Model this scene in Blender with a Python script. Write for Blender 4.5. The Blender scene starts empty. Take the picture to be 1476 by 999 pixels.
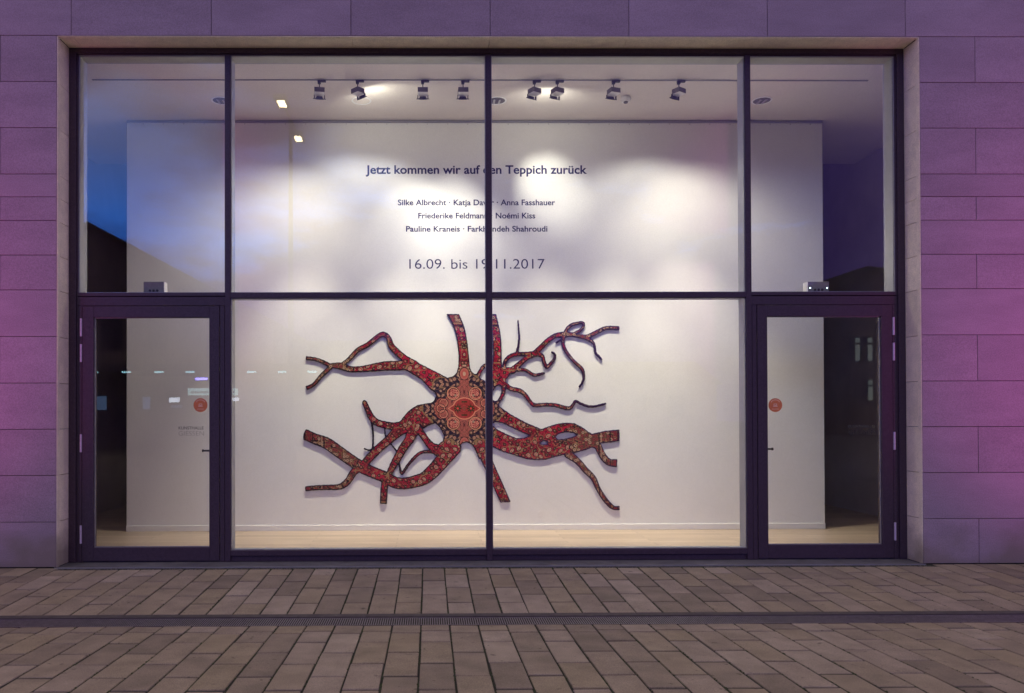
import bpy, bmesh, math, random
import numpy as np
from mathutils import Vector, Matrix

random.seed(7)
S = bpy.context.scene
COL = S.collection
PI = math.pi

# ------------------------------------------------------------------ camera
YAW, PITCH, ROLL = -8.41e-3, 8.27e-3, -2.62e-3
CAM = Vector((-0.592, -7.2, 1.428))
FOC = 1100.0


def rot3():
    cy, sy, cp, sp, cr, sr = math.cos(YAW), math.sin(YAW), math.cos(PITCH), math.sin(PITCH), math.cos(ROLL), math.sin(ROLL)
    Rz = Matrix(((cy, sy, 0), (-sy, cy, 0), (0, 0, 1)))
    Rx = Matrix(((1, 0, 0), (0, cp, sp), (0, -sp, cp)))
    Ry = Matrix(((cr, 0, sr), (0, 1, 0), (-sr, 0, cr)))
    return Ry @ Rx @ Rz


M3 = rot3()
cam_d = bpy.data.cameras.new('camera')
cam = bpy.data.objects.new('camera', cam_d)
COL.objects.link(cam)
right, fwd, up = Vector(M3[0]), Vector(M3[1]), Vector(M3[2])
m = Matrix((right, up, -fwd)).transposed().to_4x4()
m.translation = CAM
cam.matrix_world = m
cam_d.sensor_width = 36
cam_d.lens = FOC / 1476 * 36
cam_d.shift_x = 110.83 / 1476
cam_d.shift_y = 88.44 / 1476
cam_d.clip_end = 2000
S.camera = cam


def at(u, v, Y):
    """world point on the plane y=Y seen at photo pixel (u, v)"""
    d = M3.transposed() @ Vector(((u - 738 + 110.83) / FOC, 1, -(v - 499.5 - 88.44) / FOC))
    return CAM + d * ((Y - CAM.y) / d.y)


# ------------------------------------------------------------------ view
S.view_settings.view_transform = 'Standard'
S.view_settings.look = 'None'
S.view_settings.exposure = 0
S.view_settings.gamma = 1

# ------------------------------------------------------------------ world: dusk sky with broken cloud
W = bpy.data.worlds.new('World')
S.world = W
W.use_nodes = True
nt = W.node_tree
nt.nodes.clear()
N = nt.nodes.new
L = nt.links.new
tc = N('ShaderNodeTexCoord')
sep = N('ShaderNodeSeparateXYZ'); L(tc.outputs['Generated'], sep.inputs[0])
mp = N('ShaderNodeMapping'); mp.inputs['Scale'].default_value = (2.2, 2.2, 7.0); mp.inputs['Location'].default_value = (0.35, 0.1, 0.4)
L(tc.outputs['Generated'], mp.inputs[0])
nz = N('ShaderNodeTexNoise'); nz.inputs['Scale'].default_value = 1.7; nz.inputs['Detail'].default_value = 7; nz.inputs['Roughness'].default_value = 0.55
L(mp.outputs[0], nz.inputs[0])
cr = N('ShaderNodeValToRGB')
e = cr.color_ramp
e.elements[0].position = 0.40; e.elements[0].color = (1, 1, 1, 1)
e.elements[1].position = 0.56; e.elements[1].color = (0, 0, 0, 1)
d0 = Vector((-450, -1100, 350)).normalized()      # the one wide gap in the cloud, low over the square
dn = N('ShaderNodeVectorMath'); dn.operation = 'SUBTRACT'; dn.inputs[1].default_value = d0
L(tc.outputs['Generated'], dn.inputs[0])
dm = N('ShaderNodeVectorMath'); dm.operation = 'MULTIPLY'; dm.inputs[1].default_value = (2.8, 0.8, 6.0)
L(dn.outputs[0], dm.inputs[0])
dl = N('ShaderNodeVectorMath'); dl.operation = 'LENGTH'; L(dm.outputs[0], dl.inputs[0])
gp = N('ShaderNodeMapRange'); gp.interpolation_type = 'SMOOTHSTEP'
gp.inputs[1].default_value = 0.1; gp.inputs[2].default_value = 1.3; gp.inputs[3].default_value = -0.13; gp.inputs[4].default_value = 0.21
L(dl.outputs['Value'], gp.inputs[0])
ad = N('ShaderNodeMath'); ad.operation = 'ADD'; L(nz.outputs[0], ad.inputs[0]); L(gp.outputs[0], ad.inputs[1])
L(ad.outputs[0], cr.inputs[0])
# clear-sky gradient by height
gr = N('ShaderNodeValToRGB')
g = gr.color_ramp
g.elements[0].position = 0.0; g.elements[0].color = (0.10, 0.22, 0.62, 1)
g.elements[1].position = 1.0; g.elements[1].color = (0.10, 0.12, 0.30, 1)
a = g.elements.new(0.20); a.color = (0.05, 0.36, 1.0, 1)
a = g.elements.new(0.31); a.color = (0.26, 0.30, 0.50, 1)
L(sep.outputs[2], gr.inputs[0])
cg = N('ShaderNodeValToRGB')       # cloud colour by height: violet grey low, warm grey city glow overhead
g = cg.color_ramp
g.elements[0].position = 0.0; g.elements[0].color = (0.23, 0.13, 0.62, 1)
g.elements[1].position = 1.0; g.elements[1].color = (0.86, 0.77, 0.60, 1)
a = g.elements.new(0.42); a.color = (0.275, 0.175, 0.82, 1)
a = g.elements.new(0.66); a.color = (0.74, 0.65, 0.54, 1)
L(sep.outputs[2], cg.inputs[0])
mx = N('ShaderNodeMix'); mx.data_type = 'RGBA'
L(cr.outputs[0], mx.inputs[0]); L(cg.outputs[0], mx.inputs[6])
sc_ = N('ShaderNodeMix'); sc_.data_type = 'RGBA'; sc_.blend_type = 'MULTIPLY'; sc_.inputs[0].default_value = 1
sc_.inputs[7].default_value = (3.4, 4.4, 7.0, 1)
L(gr.outputs[0], sc_.inputs[6]); L(sc_.outputs[2], mx.inputs[7])
bg = N('ShaderNodeBackground'); bg.inputs[1].default_value = 1.0
L(mx.outputs[2], bg.inputs[0])
wo = N('ShaderNodeOutputWorld'); L(bg.outputs[0], wo.inputs[0])


# ------------------------------------------------------------------ lamps outside
def lamp(name, kind, loc, target, power, color, size=0.0, angle=60, blend=0.5, parent=None):
    d = bpy.data.lights.new(name, kind)
    d.energy = power
    d.color = color
    d.shadow_soft_size = size
    if kind == 'SPOT':
        d.spot_size = math.radians(angle)
        d.spot_blend = blend
    o = bpy.data.objects.new(name, d)
    COL.objects.link(o)
    o.location = loc
    o.rotation_euler = (Vector(target) - Vector(loc)).to_track_quat('-Z', 'Y').to_euler()
    if parent:
        o.parent = parent
        o.matrix_parent_inverse = parent.matrix_world.inverted()
    return o


# added unseen uplights standing in for the violet source: three before each side wall
ADDED_UPLIGHTS = []
for sx in (-1, 1):
    for k in range(3):
        ADDED_UPLIGHTS.append(((sx * (6.1 + 1.7 * k), -4.6, .0), (sx * (6.0 + 1.7 * k), 0, 2.3), (430, 210, 200)[k], (1.0, .08, .62), 62, 1.0))

# ================================================================== helpers


def lin(r, g, b):
    def c(x):
        x /= 255.0
        return x / 12.92 if x <= 0.04045 else ((x + 0.055) / 1.055) ** 2.4
    return (c(r), c(g), c(b))


def material(name, color, rough=0.6, metal=0.0, var=0.0, scale=8.0, bump=0.0, bscale=60.0, rand=0.0, emit=None, estr=0.0, spec=0.5, grain=0.0, gscale=150, stretch=(1, 1, 1), color2=None, low=0.35, high=0.65):
    mt = bpy.data.materials.new(name)
    mt.use_nodes = True
    t = mt.node_tree
    b = t.nodes['Principled BSDF']
    b.inputs['Roughness'].default_value = rough
    b.inputs['Metallic'].default_value = metal
    b.inputs['Specular IOR Level'].default_value = spec
    b.inputs['Base Color'].default_value = (*color, 1)
    coord = t.nodes.new('ShaderNodeTexCoord')
    mapn = t.nodes.new('ShaderNodeMapping')
    mapn.inputs['Scale'].default_value = stretch
    info = t.nodes.new('ShaderNodeObjectInfo')
    addv = t.nodes.new('ShaderNodeVectorMath'); addv.operation = 'MULTIPLY_ADD'
    addv.inputs[1].default_value = (17.0, 31.0, 23.0)
    t.links.new(info.outputs['Random'], addv.inputs[0])
    t.links.new(coord.outputs['Object'], addv.inputs[2])
    t.links.new(addv.outputs[0], mapn.inputs[0])
    if var or color2:
        n1 = t.nodes.new('ShaderNodeTexNoise'); n1.inputs['Scale'].default_value = scale; n1.inputs['Detail'].default_value = 8
        n1.inputs['Roughness'].default_value = 0.62
        t.links.new(mapn.outputs[0], n1.inputs[0])
        rp = t.nodes.new('ShaderNodeValToRGB')
        rp.color_ramp.elements[0].position = low; rp.color_ramp.elements[1].position = high
        c2 = color2 or tuple(min(1, x * (1 + var)) for x in color)
        c1 = tuple(x * (1 - var) for x in color) if not color2 else color
        rp.color_ramp.elements[0].color = (*c1, 1); rp.color_ramp.elements[1].color = (*c2, 1)
        t.links.new(n1.outputs[0], rp.inputs[0])
        out = rp.outputs[0]
        if rand:
            mr = t.nodes.new('ShaderNodeMapRange'); mr.inputs[3].default_value = 1 - rand; mr.inputs[4].default_value = 1 + rand
            t.links.new(info.outputs['Random'], mr.inputs[0])
            mm = t.nodes.new('ShaderNodeVectorMath'); mm.operation = 'SCALE'
            t.links.new(out, mm.inputs[0]); t.links.new(mr.outputs[0], mm.inputs['Scale'])
            out = mm.outputs[0]
        if grain:
            n3 = t.nodes.new('ShaderNodeTexNoise'); n3.inputs['Scale'].default_value = gscale; n3.inputs['Detail'].default_value = 2
            mp3 = t.nodes.new('ShaderNodeMapping'); t.links.new(addv.outputs[0], mp3.inputs[0]); t.links.new(mp3.outputs[0], n3.inputs[0])
            mr3 = t.nodes.new('ShaderNodeMapRange'); mr3.inputs[1].default_value = .3; mr3.inputs[2].default_value = .7
            mr3.inputs[3].default_value = 1 - grain; mr3.inputs[4].default_value = 1 + grain; t.links.new(n3.outputs[0], mr3.inputs[0])
            m3 = t.nodes.new('ShaderNodeVectorMath'); m3.operation = 'SCALE'
            t.links.new(out, m3.inputs[0]); t.links.new(mr3.outputs[0], m3.inputs['Scale']); out = m3.outputs[0]
        t.links.new(out, b.inputs['Base Color'])
    if bump:
        n2 = t.nodes.new('ShaderNodeTexNoise'); n2.inputs['Scale'].default_value = bscale; n2.inputs['Detail'].default_value = 5
        t.links.new(mapn.outputs[0], n2.inputs[0])
        bp = t.nodes.new('ShaderNodeBump'); bp.inputs['Strength'].default_value = bump; bp.inputs['Distance'].default_value = 0.002
        t.links.new(n2.outputs[0], bp.inputs['Height'])
        t.links.new(bp.outputs[0], b.inputs['Normal'])
    if emit:
        b.inputs['Emission Color'].default_value = (*emit, 1)
        b.inputs['Emission Strength'].default_value = estr
    return mt


MAT = {}
MAT['stone'] = material('facade_stone', (0.35, 0.265, 0.305), 0.75, var=0.10, scale=3, bump=0.35, bscale=220, rand=0.055, spec=0.3, grain=.17, gscale=110, stretch=(0.5, 1, 1.6))  # base colour leans mauve to add to the violet light
MAT['reveal'] = material('reveal_stone', (0.85, 0.75, 0.56), 0.7, var=0.08, scale=9, bump=0.3, bscale=220, rand=0.04, spec=0.3, grain=.12, gscale=110)  # stone made paler than the facade, standing in for room light spilling on it
MAT['backing'] = material('backing_wall', (0.02, 0.02, 0.025), 0.9, var=0.2, scale=5)
MAT['frame'] = material('frame_metal', (0.056, 0.036, 0.050), 0.5, 0.0, var=0.12, scale=40, bump=0.15, bscale=500, spec=0.35, grain=.25, gscale=120)  # anthracite paint with the violet dusk light mixed into its colour
MAT['gap'] = material('gasket_black', (0.008, 0.008, 0.010), 0.8, var=0.1, scale=20)
MAT['lining'] = material('lining_grey', (0.42, 0.43, 0.46), 0.55, var=0.05, scale=10)
MAT['bead'] = material('glazing_bead', (0.30, 0.30, 0.31), 0.4, 0.4, var=0.05, scale=30)
MAT['plaster'] = material('white_plaster', (0.80, 0.79, 0.77), 0.85, var=0.015, scale=3, bump=0.12, bscale=90, spec=0.2, grain=.035, gscale=90)
MAT['ceiling'] = material('ceiling_white', (0.78, 0.73, 0.68), 0.9, var=0.015, scale=3, bump=0.08, bscale=60, spec=0.2, grain=.05, gscale=90)
MAT['rail'] = material('rail_grey', (0.30, 0.30, 0.32), 0.5, 0.3, var=0.05, scale=20)
MAT['darkwall'] = material('dark_room_paint', (0.55, 0.46, 0.40), 0.9, var=0.15, scale=1.2)
MAT['sidewall'] = material('side_room_paint', (0.58, 0.52, 0.50), 0.9, var=0.12, scale=1.0)
MAT['base'] = material('baseboard_white', (0.80, 0.79, 0.77), 0.4, var=0.01, scale=10)
MAT['black'] = material('black_plastic', (0.02, 0.02, 0.025), 0.45, var=0.1, scale=30)
MAT['housing'] = material('dark_grey_housing', (0.15, 0.14, 0.15), 0.5, var=0.08, scale=30)
MAT['white'] = material('white_enamel', (0.88, 0.88, 0.88), 0.45, var=0.02, scale=30)
MAT['boxgrey'] = material('device_grey', (0.20, 0.215, 0.20), 0.6, var=0.08, scale=30)
MAT['chrome'] = material('reflector_metal', (0.75, 0.75, 0.78), 0.15, 1.0, var=0.03, scale=20)
MAT['hinge'] = material('hinge_metal', (0.62, 0.52, 0.62), 0.45, 0.2, var=0.08, scale=60)
MAT['lettering'] = material('navy_lettering', (0.006, 0.006, 0.075), 0.7, var=0.05, scale=20)
MAT['grate'] = material('grate_steel', (0.15, 0.125, 0.15), 0.5, 0.1, var=0.25, scale=30)
MAT['curb'] = material('curb_concrete', (0.062, 0.050, 0.053), 0.85, var=0.2, scale=14, bump=0.4, bscale=150, rand=0.12)
MAT['threshold'] = material('threshold_stone', (0.10, 0.095, 0.115), 0.6, var=0.25, scale=6, bump=0.3, bscale=180)
MAT['orange'] = material('orange_film', lin(200, 105, 70), 0.5, var=0.06, scale=30)
MAT['paleline'] = material('pale_print', (0.62, 0.50, 0.42), 0.6, var=0.03, scale=30)
MAT['greyprint'] = material('grey_print', (0.16, 0.16, 0.15), 0.6, var=0.03, scale=30)
MAT['palegrey'] = material('pale_grey_print', (0.34, 0.33, 0.31), 0.6, var=0.03, scale=30)
MAT['greenprint'] = material('green_grey_print', (0.055, 0.075, 0.05), 0.6, var=0.03, scale=30)
MAT['pebble'] = material('pebble_grey', (0.12, 0.105, 0.10), 0.8, var=0.4, scale=30)


def paver_material():
    mt = material('paver_concrete', (0.5, 0.5, 0.5), 0.78, bump=0.5, bscale=260, spec=0.35)
    t = mt.node_tree; b = t.nodes['Principled BSDF']
    N = t.nodes.new; K = t.links.new
    info = [n for n in t.nodes if n.bl_idname == 'ShaderNodeObjectInfo'][0]
    co = [n for n in t.nodes if n.bl_idname == 'ShaderNodeMapping'][0]
    rp = N('ShaderNodeValToRGB')
    cr = rp.color_ramp
    cr.elements[0].position = 0; cr.elements[0].color = (0.180, 0.142, 0.115, 1)
    cr.elements[1].position = 1; cr.elements[1].color = (0.305, 0.248, 0.205, 1)
    for p, c in ((0.3, (0.258, 0.205, 0.162)), (0.55, (0.248, 0.197, 0.142)), (0.8, (0.262, 0.208, 0.172))):
        x = cr.elements.new(p); x.color = (*c, 1)
    K(info.outputs['Random'], rp.inputs[0])
    n1 = N('ShaderNodeTexNoise'); n1.inputs['Scale'].default_value = 190; n1.inputs['Detail'].default_value = 3
    n2 = N('ShaderNodeTexNoise'); n2.inputs['Scale'].default_value = 5.5; n2.inputs['Detail'].default_value = 6
    K(co.outputs[0], n1.inputs[0]); K(co.outputs[0], n2.inputs[0])
    m1 = N('ShaderNodeMapRange'); m1.inputs[1].default_value = .3; m1.inputs[2].default_value = .7; m1.inputs[3].default_value = .72; m1.inputs[4].default_value = 1.28
    m2 = N('ShaderNodeMapRange'); m2.inputs[1].default_value = .3; m2.inputs[2].default_value = .7; m2.inputs[3].default_value = .80; m2.inputs[4].default_value = 1.16
    K(n1.outputs[0], m1.inputs[0]); K(n2.outputs[0], m2.inputs[0])
    mm = N('ShaderNodeMath'); mm.operation = 'MULTIPLY'; K(m1.outputs[0], mm.inputs[0]); K(m2.outputs[0], mm.inputs[1])
    # dark blotches and pale scuffs, a few per paver
    n3 = N('ShaderNodeTexNoise'); n3.inputs['Scale'].default_value = 16; n3.inputs['Detail'].default_value = 4
    K(co.outputs[0], n3.inputs[0])
    m3 = N('ShaderNodeValToRGB'); c3 = m3.color_ramp
    c3.elements[0].position = .26; c3.elements[0].color = (.45, .45, .45, 1)
    c3.elements[1].position = .33; c3.elements[1].color = (1, 1, 1, 1)
    x = c3.elements.new(.70); x.color = (1, 1, 1, 1)
    x = c3.elements.new(.76); x.color = (1.30, 1.32, 1.36, 1)
    K(n3.outputs[0], m3.inputs[0])
    s1 = N('ShaderNodeVectorMath'); s1.operation = 'SCALE'; K(rp.outputs[0], s1.inputs[0]); K(mm.outputs[0], s1.inputs['Scale'])
    s2 = N('ShaderNodeVectorMath'); s2.operation = 'MULTIPLY'; K(s1.outputs[0], s2.inputs[0]); K(m3.outputs[0], s2.inputs[1])
    K(s2.outputs[0], b.inputs['Base Color'])
    return mt


MAT['paver'] = paver_material()


def splash(mt):
    """rain splash and dirt on the lowest half metre of the stone"""
    t = mt.node_tree; b = t.nodes['Principled BSDF']; N = t.nodes.new; K = t.links.new
    src = b.inputs['Base Color'].links[0].from_socket
    g = N('ShaderNodeNewGeometry'); sp = N('ShaderNodeSeparateXYZ'); K(g.outputs['Position'], sp.inputs[0])
    n = N('ShaderNodeTexNoise'); n.inputs['Scale'].default_value = 2.3; n.inputs['Detail'].default_value = 7; K(g.outputs['Position'], n.inputs[0])
    ma = N('ShaderNodeMath'); ma.operation = 'MULTIPLY_ADD'; ma.inputs[1].default_value = -.9; K(n.outputs[0], ma.inputs[0]); K(sp.outputs[2], ma.inputs[2])
    mr = N('ShaderNodeMapRange'); mr.inputs[1].default_value = -.42; mr.inputs[2].default_value = -.12; mr.inputs[3].default_value = .75; mr.inputs[4].default_value = 0
    K(ma.outputs[0], mr.inputs[0])
    mx = N('ShaderNodeMix'); mx.data_type = 'RGBA'; K(mr.outputs[0], mx.inputs[0]); K(src, mx.inputs[6]); mx.inputs[7].default_value = (.20, .165, .125, 1)
    K(mx.outputs[2], b.inputs['Base Color'])


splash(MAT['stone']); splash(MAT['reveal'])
MAT['joint'] = material('joint_moss_and_sand', (0.008, 0.008, 0.006), 0.95, color2=(0.018, 0.021, 0.010), scale=9, bump=0.8, bscale=200)


def film():
    mt = bpy.data.materials.new('orange_film'); mt.use_nodes = True
    t = mt.node_tree; N = t.nodes.new; K = t.links.new; b = t.nodes['Principled BSDF']
    b.inputs['Base Color'].default_value = (*lin(225, 135, 95), 1); b.inputs['Roughness'].default_value = .5
    tr = N('ShaderNodeBsdfTransparent'); tr.inputs[0].default_value = (.97, .60, .42, 1)
    m = N('ShaderNodeMixShader'); m.inputs[0].default_value = .40
    o = [n for n in t.nodes if n.bl_idname == 'ShaderNodeOutputMaterial'][0]
    K(tr.outputs[0], m.inputs[1]); K(b.outputs[0], m.inputs[2]); K(m.outputs[0], o.inputs[0])
    return mt


MAT['orange'] = film()


def floor_material():
    mt = material('oak_floor', (0.5, 0.4, 0.3), 0.38, spec=0.4)
    t = mt.node_tree; b = t.nodes['Principled BSDF']; N = t.nodes.new; K = t.links.new
    co = N('ShaderNodeTexCoord'); mp = N('ShaderNodeMapping'); mp.inputs['Scale'].default_value = (1, 1, 1)
    K(co.outputs['Object'], mp.inputs[0])
    br = N('ShaderNodeTexBrick'); br.inputs['Scale'].default_value = 1
    br.inputs['Brick Width'].default_value = 1.9; br.inputs['Row Height'].default_value = 0.125; br.inputs['Mortar Size'].default_value = 0.002
    br.inputs['Color1'].default_value = (0.60, 0.47, 0.37, 1); br.inputs['Color2'].default_value = (0.47, 0.36, 0.28, 1)
    br.inputs['Mortar'].default_value = (0.20, 0.15, 0.11, 1)
    K(mp.outputs[0], br.inputs[0])
    n = N('ShaderNodeTexNoise'); n.inputs['Scale'].default_value = 3; n.inputs['Detail'].default_value = 6
    m2 = N('ShaderNodeMapping'); m2.inputs['Scale'].default_value = (.7, 14, 1); K(co.outputs['Object'], m2.inputs[0]); K(m2.outputs[0], n.inputs[0])
    mr = N('ShaderNodeMapRange'); mr.inputs[1].default_value = .3; mr.inputs[2].default_value = .7; mr.inputs[3].default_value = .85; mr.inputs[4].default_value = 1.12
    K(n.outputs[0], mr.inputs[0])
    sc = N('ShaderNodeVectorMath'); sc.operation = 'SCALE'; K(br.outputs[0], sc.inputs[0]); K(mr.outputs[0], sc.inputs['Scale'])
    K(sc.outputs[0], b.inputs['Base Color'])
    return mt


MAT['oak'] = floor_material()


def glass_material():
    mt = bpy.data.materials.new('window_glass')
    mt.use_nodes = True
    t = mt.node_tree; t.nodes.clear()
    N = t.nodes.new; K = t.links.new
    tr = N('ShaderNodeBsdfTransparent'); tr.inputs[0].default_value = (0.985, 0.99, 0.988, 1)
    gl = N('ShaderNodeBsdfGlossy'); gl.inputs['Roughness'].default_value = 0.0; gl.inputs[0].default_value = (1, 1, 1, 1)
    fr = N('ShaderNodeFresnel'); fr.inputs[0].default_value = 1.52
    ml = N('ShaderNodeMath'); ml.operation = 'MULTIPLY'; ml.inputs[1].default_value = 0.62
    K(fr.outputs[0], ml.inputs[0])
    mx = N('ShaderNodeMixShader'); K(ml.outputs[0], mx.inputs[0]); K(tr.outputs[0], mx.inputs[1]); K(gl.outputs[0], mx.inputs[2])
    o = N('ShaderNodeOutputMaterial'); K(mx.outputs[0], o.inputs[0])
    return mt


MAT['glass'] = glass_material()


class MB:
    """collects shapes, then links them as ONE mesh object"""
    def __init__(self):
        self.v = []; self.f = []

    def add(self, vs, fs):
        o = len(self.v)
        self.v += [tuple(p) for p in vs]
        self.f += [tuple(i + o for i in f) for f in fs]
        return self

    def box(self, x0, x1, y0, y1, z0, z1, c=0.0):
        """box; c = chamfer on the edges of the -Y face"""
        if not c:
            vs = [(x0, y0, z0), (x1, y0, z0), (x1, y1, z0), (x0, y1, z0), (x0, y0, z1), (x1, y0, z1), (x1, y1, z1), (x0, y1, z1)]
            return self.add(vs, [(0, 3, 2, 1), (4, 5, 6, 7), (0, 1, 5, 4), (1, 2, 6, 5), (2, 3, 7, 6), (3, 0, 4, 7)])
        vs = []
        for yy, k in ((y1, 0), (y0 + c, 0), (y0, c)):
            vs += [(x0 + k, yy, z0 + k), (x1 - k, yy, z0 + k), (x1 - k, yy, z1 - k), (x0 + k, yy, z1 - k)]
        fs = [(3, 2, 1, 0)][:0] + [(0, 3, 2, 1)]
        fs = [(0, 1, 2, 3)]
        for r in (0, 4):
            for i in range(4):
                j = (i + 1) % 4
                fs.append((r + i, r + 4 + i, r + 4 + j, r + j))
        fs.append((8, 11, 10, 9))
        return self.add(vs, fs)

    def cyl(self, c, axis, r0, r1, h, n=16, cap=True):
        """tapered cylinder from c along axis"""
        ax = Vector(axis).normalized()
        u = ax.orthogonal().normalized(); w = ax.cross(u)
        c = Vector(c); vs = []
        for k, r in ((0, r0), (h, r1)):
            for i in range(n):
                a = 2 * PI * i / n
                vs.append(c + ax * k + (u * math.cos(a) + w * math.sin(a)) * r)
        fs = [(i, (i + 1) % n, n + (i + 1) % n, n + i) for i in range(n)]
        if cap:
            fs += [tuple(range(n))[::-1], tuple(range(n, 2 * n))]
        return self.add(vs, fs)

    def ring(self, c, axis, ri, ro, h, n=24):
        ax = Vector(axis).normalized(); u = ax.orthogonal().normalized(); w = ax.cross(u); c = Vector(c); vs = []
        for k, r in ((0, ro), (0, ri), (h, ri), (h, ro)):
            for i in range(n):
                a = 2 * PI * i / n
                vs.append(c + ax * k + (u * math.cos(a) + w * math.sin(a)) * r)
        fs = []
        for q in range(4):
            for i in range(n):
                j = (i + 1) % n; q2 = (q + 1) % 4
                fs.append((q * n + i, q * n + j, q2 * n + j, q2 * n + i))
        return self.add(vs, fs)

    def prism(self, pts, y0, y1):
        """polygon in XZ extruded along Y"""
        n = len(pts)
        vs = [(p[0], y0, p[1]) for p in pts] + [(p[0], y1, p[1]) for p in pts]
        return self.add(vs, [tuple(range(n)), tuple(range(2 * n - 1, n - 1, -1))] + [(i, n + i, n + (i + 1) % n, (i + 1) % n) for i in range(n)])

    def mesh(self, name, mat):
        me = bpy.data.meshes.new(name)
        me.from_pydata(self.v, [], self.f)
        bm = bmesh.new(); bm.from_mesh(me)
        bmesh.ops.recalc_face_normals(bm, faces=bm.faces)
        bm.to_mesh(me); bm.free()
        me.materials.append(MAT[mat] if isinstance(mat, str) else mat)
        return me

    def build(self, name, mat, parent=None, **kw):
        return link(name, self.mesh(name, mat), parent, **kw)


def link(name, me, parent=None, kind=None, label=None):
    o = bpy.data.objects.new(name, me)
    COL.objects.link(o)
    if parent is not None:
        o.parent = parent
        o.location = -world(parent)
    if kind: o['kind'] = kind
    if label: o['label'] = label
    return o


def world(o):
    p = Vector((0, 0, 0))
    while o is not None:
        p = p + o.location
        o = o.parent
    return p


def thing(name, label, cat, loc=(0, 0, 0), group=None):
    o = bpy.data.objects.new(name, None)
    o.empty_display_size = 0.2
    COL.objects.link(o)
    o.location = loc
    tag(o, label, cat, group)
    return o


def tag(o, label, cat, group=None):
    o['label'] = label; o['category'] = cat
    if group: o['group'] = group
    return o


def copy_tree(o, parent=None):
    c = o.copy(); COL.objects.link(c); c.parent = parent
    for ch in o.children:
        copy_tree(ch, c)
    return c


# ================================================================== the gallery building
HX = 4.091            # half width of the opening
ZT = 5.011            # its height
courses = [5.011, 4.574, 4.138, 3.700, 3.484, 3.260, 2.935, 2.607, 2.168, 1.730, 1.296, 0.861, 0.424, 0.0]
G = 0.0025
bld = thing('gallery_building', 'violet lit stone clad gallery wall around the big shop window', 'building', (0, 0, 0))
w = MB()
w.box(-12, -HX - .05, .052, .44, -.3, 6.5); w.box(HX + .05, 12, .052, .44, -.3, 6.5); w.box(-HX - .05, HX + .05, .052, .44, ZT + .05, 6.5)
w.build('wall', 'backing', bld)


def panel(x0, x1, z0, z1, y0=0.0, y1=.05, mat='stone', name='stone_panel'):
    dy = random.uniform(-.0008, .0008)
    # local origin at the panel so that its texture is its own
    cx, cz = (x0 + x1) / 2, (z0 + z1) / 2
    b = MB().box(x0 + G - cx, x1 - G - cx, y0 + dy, y1, z0 + G - cz, z1 - G - cz, 0.0022)
    o = b.build(name, mat, bld)
    o.location = (cx, 0, cz)
    return o


for k in range(len(courses) - 1):
    z1, z0 = courses[k], courses[k + 1]
    first = 4.622 if k % 2 == 0 else 5.281
    for s in (-1, 1):
        xs = [HX, first, first + 1.319, first + 2 * 1.319]
        for a_, b_ in zip(xs, xs[1:]):
            x0, x1 = sorted((s * a_, s * b_))
            panel(x0, x1, z0, z1)
for (z0, z1, off) in ((5.011, 5.667, 0.0), (5.667, 6.323, 0.66)):
    for k in range(-5, 5):
        panel(k * 1.319 + off, (k + 1) * 1.319 + off, z0, z1)
# reveal stones, sides
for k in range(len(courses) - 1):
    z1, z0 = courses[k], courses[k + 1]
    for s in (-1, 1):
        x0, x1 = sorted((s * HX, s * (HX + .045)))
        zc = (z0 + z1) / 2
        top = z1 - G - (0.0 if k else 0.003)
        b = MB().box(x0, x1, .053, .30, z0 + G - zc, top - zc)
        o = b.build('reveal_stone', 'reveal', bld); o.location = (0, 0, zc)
# the narrow pale arris strip of the reveal that shows beside each facade panel
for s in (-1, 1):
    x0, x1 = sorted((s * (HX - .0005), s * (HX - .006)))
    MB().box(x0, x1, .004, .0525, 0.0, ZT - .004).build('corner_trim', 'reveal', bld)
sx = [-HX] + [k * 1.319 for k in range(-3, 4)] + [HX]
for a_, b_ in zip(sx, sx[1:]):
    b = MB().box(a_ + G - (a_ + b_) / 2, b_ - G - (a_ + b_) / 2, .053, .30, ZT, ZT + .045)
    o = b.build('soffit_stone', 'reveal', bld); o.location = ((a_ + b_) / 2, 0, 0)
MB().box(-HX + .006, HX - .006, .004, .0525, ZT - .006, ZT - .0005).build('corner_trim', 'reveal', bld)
# roof over the rooms
MB().box(-12, 12, .05, 9.6, 6.5, 6.7).build('roof', 'backing', bld)

# ================================================================== window wall
FY0, FY1 = .24, .44    # front and back of the frame
GY = .275              # glass
win = thing('window_wall', 'tall glazed window wall with dark metal frame tinted for the violet light', 'window', (0, .34, 0))
Fm, Lm = 'frame', 'lining'
M0, M1 = 2.522, 2.575  # mullion faces


def bar(name, x0, x1, z0, z1, y0=FY0, y1=.29, mat='frame', parent=win, c=.0025):
    return MB().box(x0, x1, y0, y1, z0, z1, c).build(name, mat, parent)


for s in (-1, 1):
    x = sorted((s * 4.089, s * 4.020)); bar('jamb', x[0], x[1], 0.0, 4.960)
    x = sorted((s * 4.020, s * 4.003)); bar('jamb', x[0], x[1], 0.0, 4.946, y0=.256)
    x = sorted((s * M0, s * M1)); bar('mullion', x[0], x[1], 0.0, 4.946)
    x = sorted((s * (M0 + .004), s * (M1 - .004))); bar('mullion_lining', x[0], x[1], 0.0, 4.945, .292, .44, 'lining')
    x = sorted((s * 4.003, s * 4.15)); bar('jamb_lining', x[0], x[1], 0.0, 4.945, .292, .445, 'lining')
bar('mullion', -.028, .028, 0.0, 4.946, y0=.236)
bar('mullion_lining', -.024, .024, 0.0, 4.945, .292, .44, 'lining')
bar('head_rail', -4.089, 4.089, 4.960, 5.011)
bar('head_rail', -4.003, 4.003, 4.946, 4.9598, y0=.256)
bar('head_lining', -4.15, 4.15, 4.946, 5.04, .292, .445, 'lining')
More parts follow.
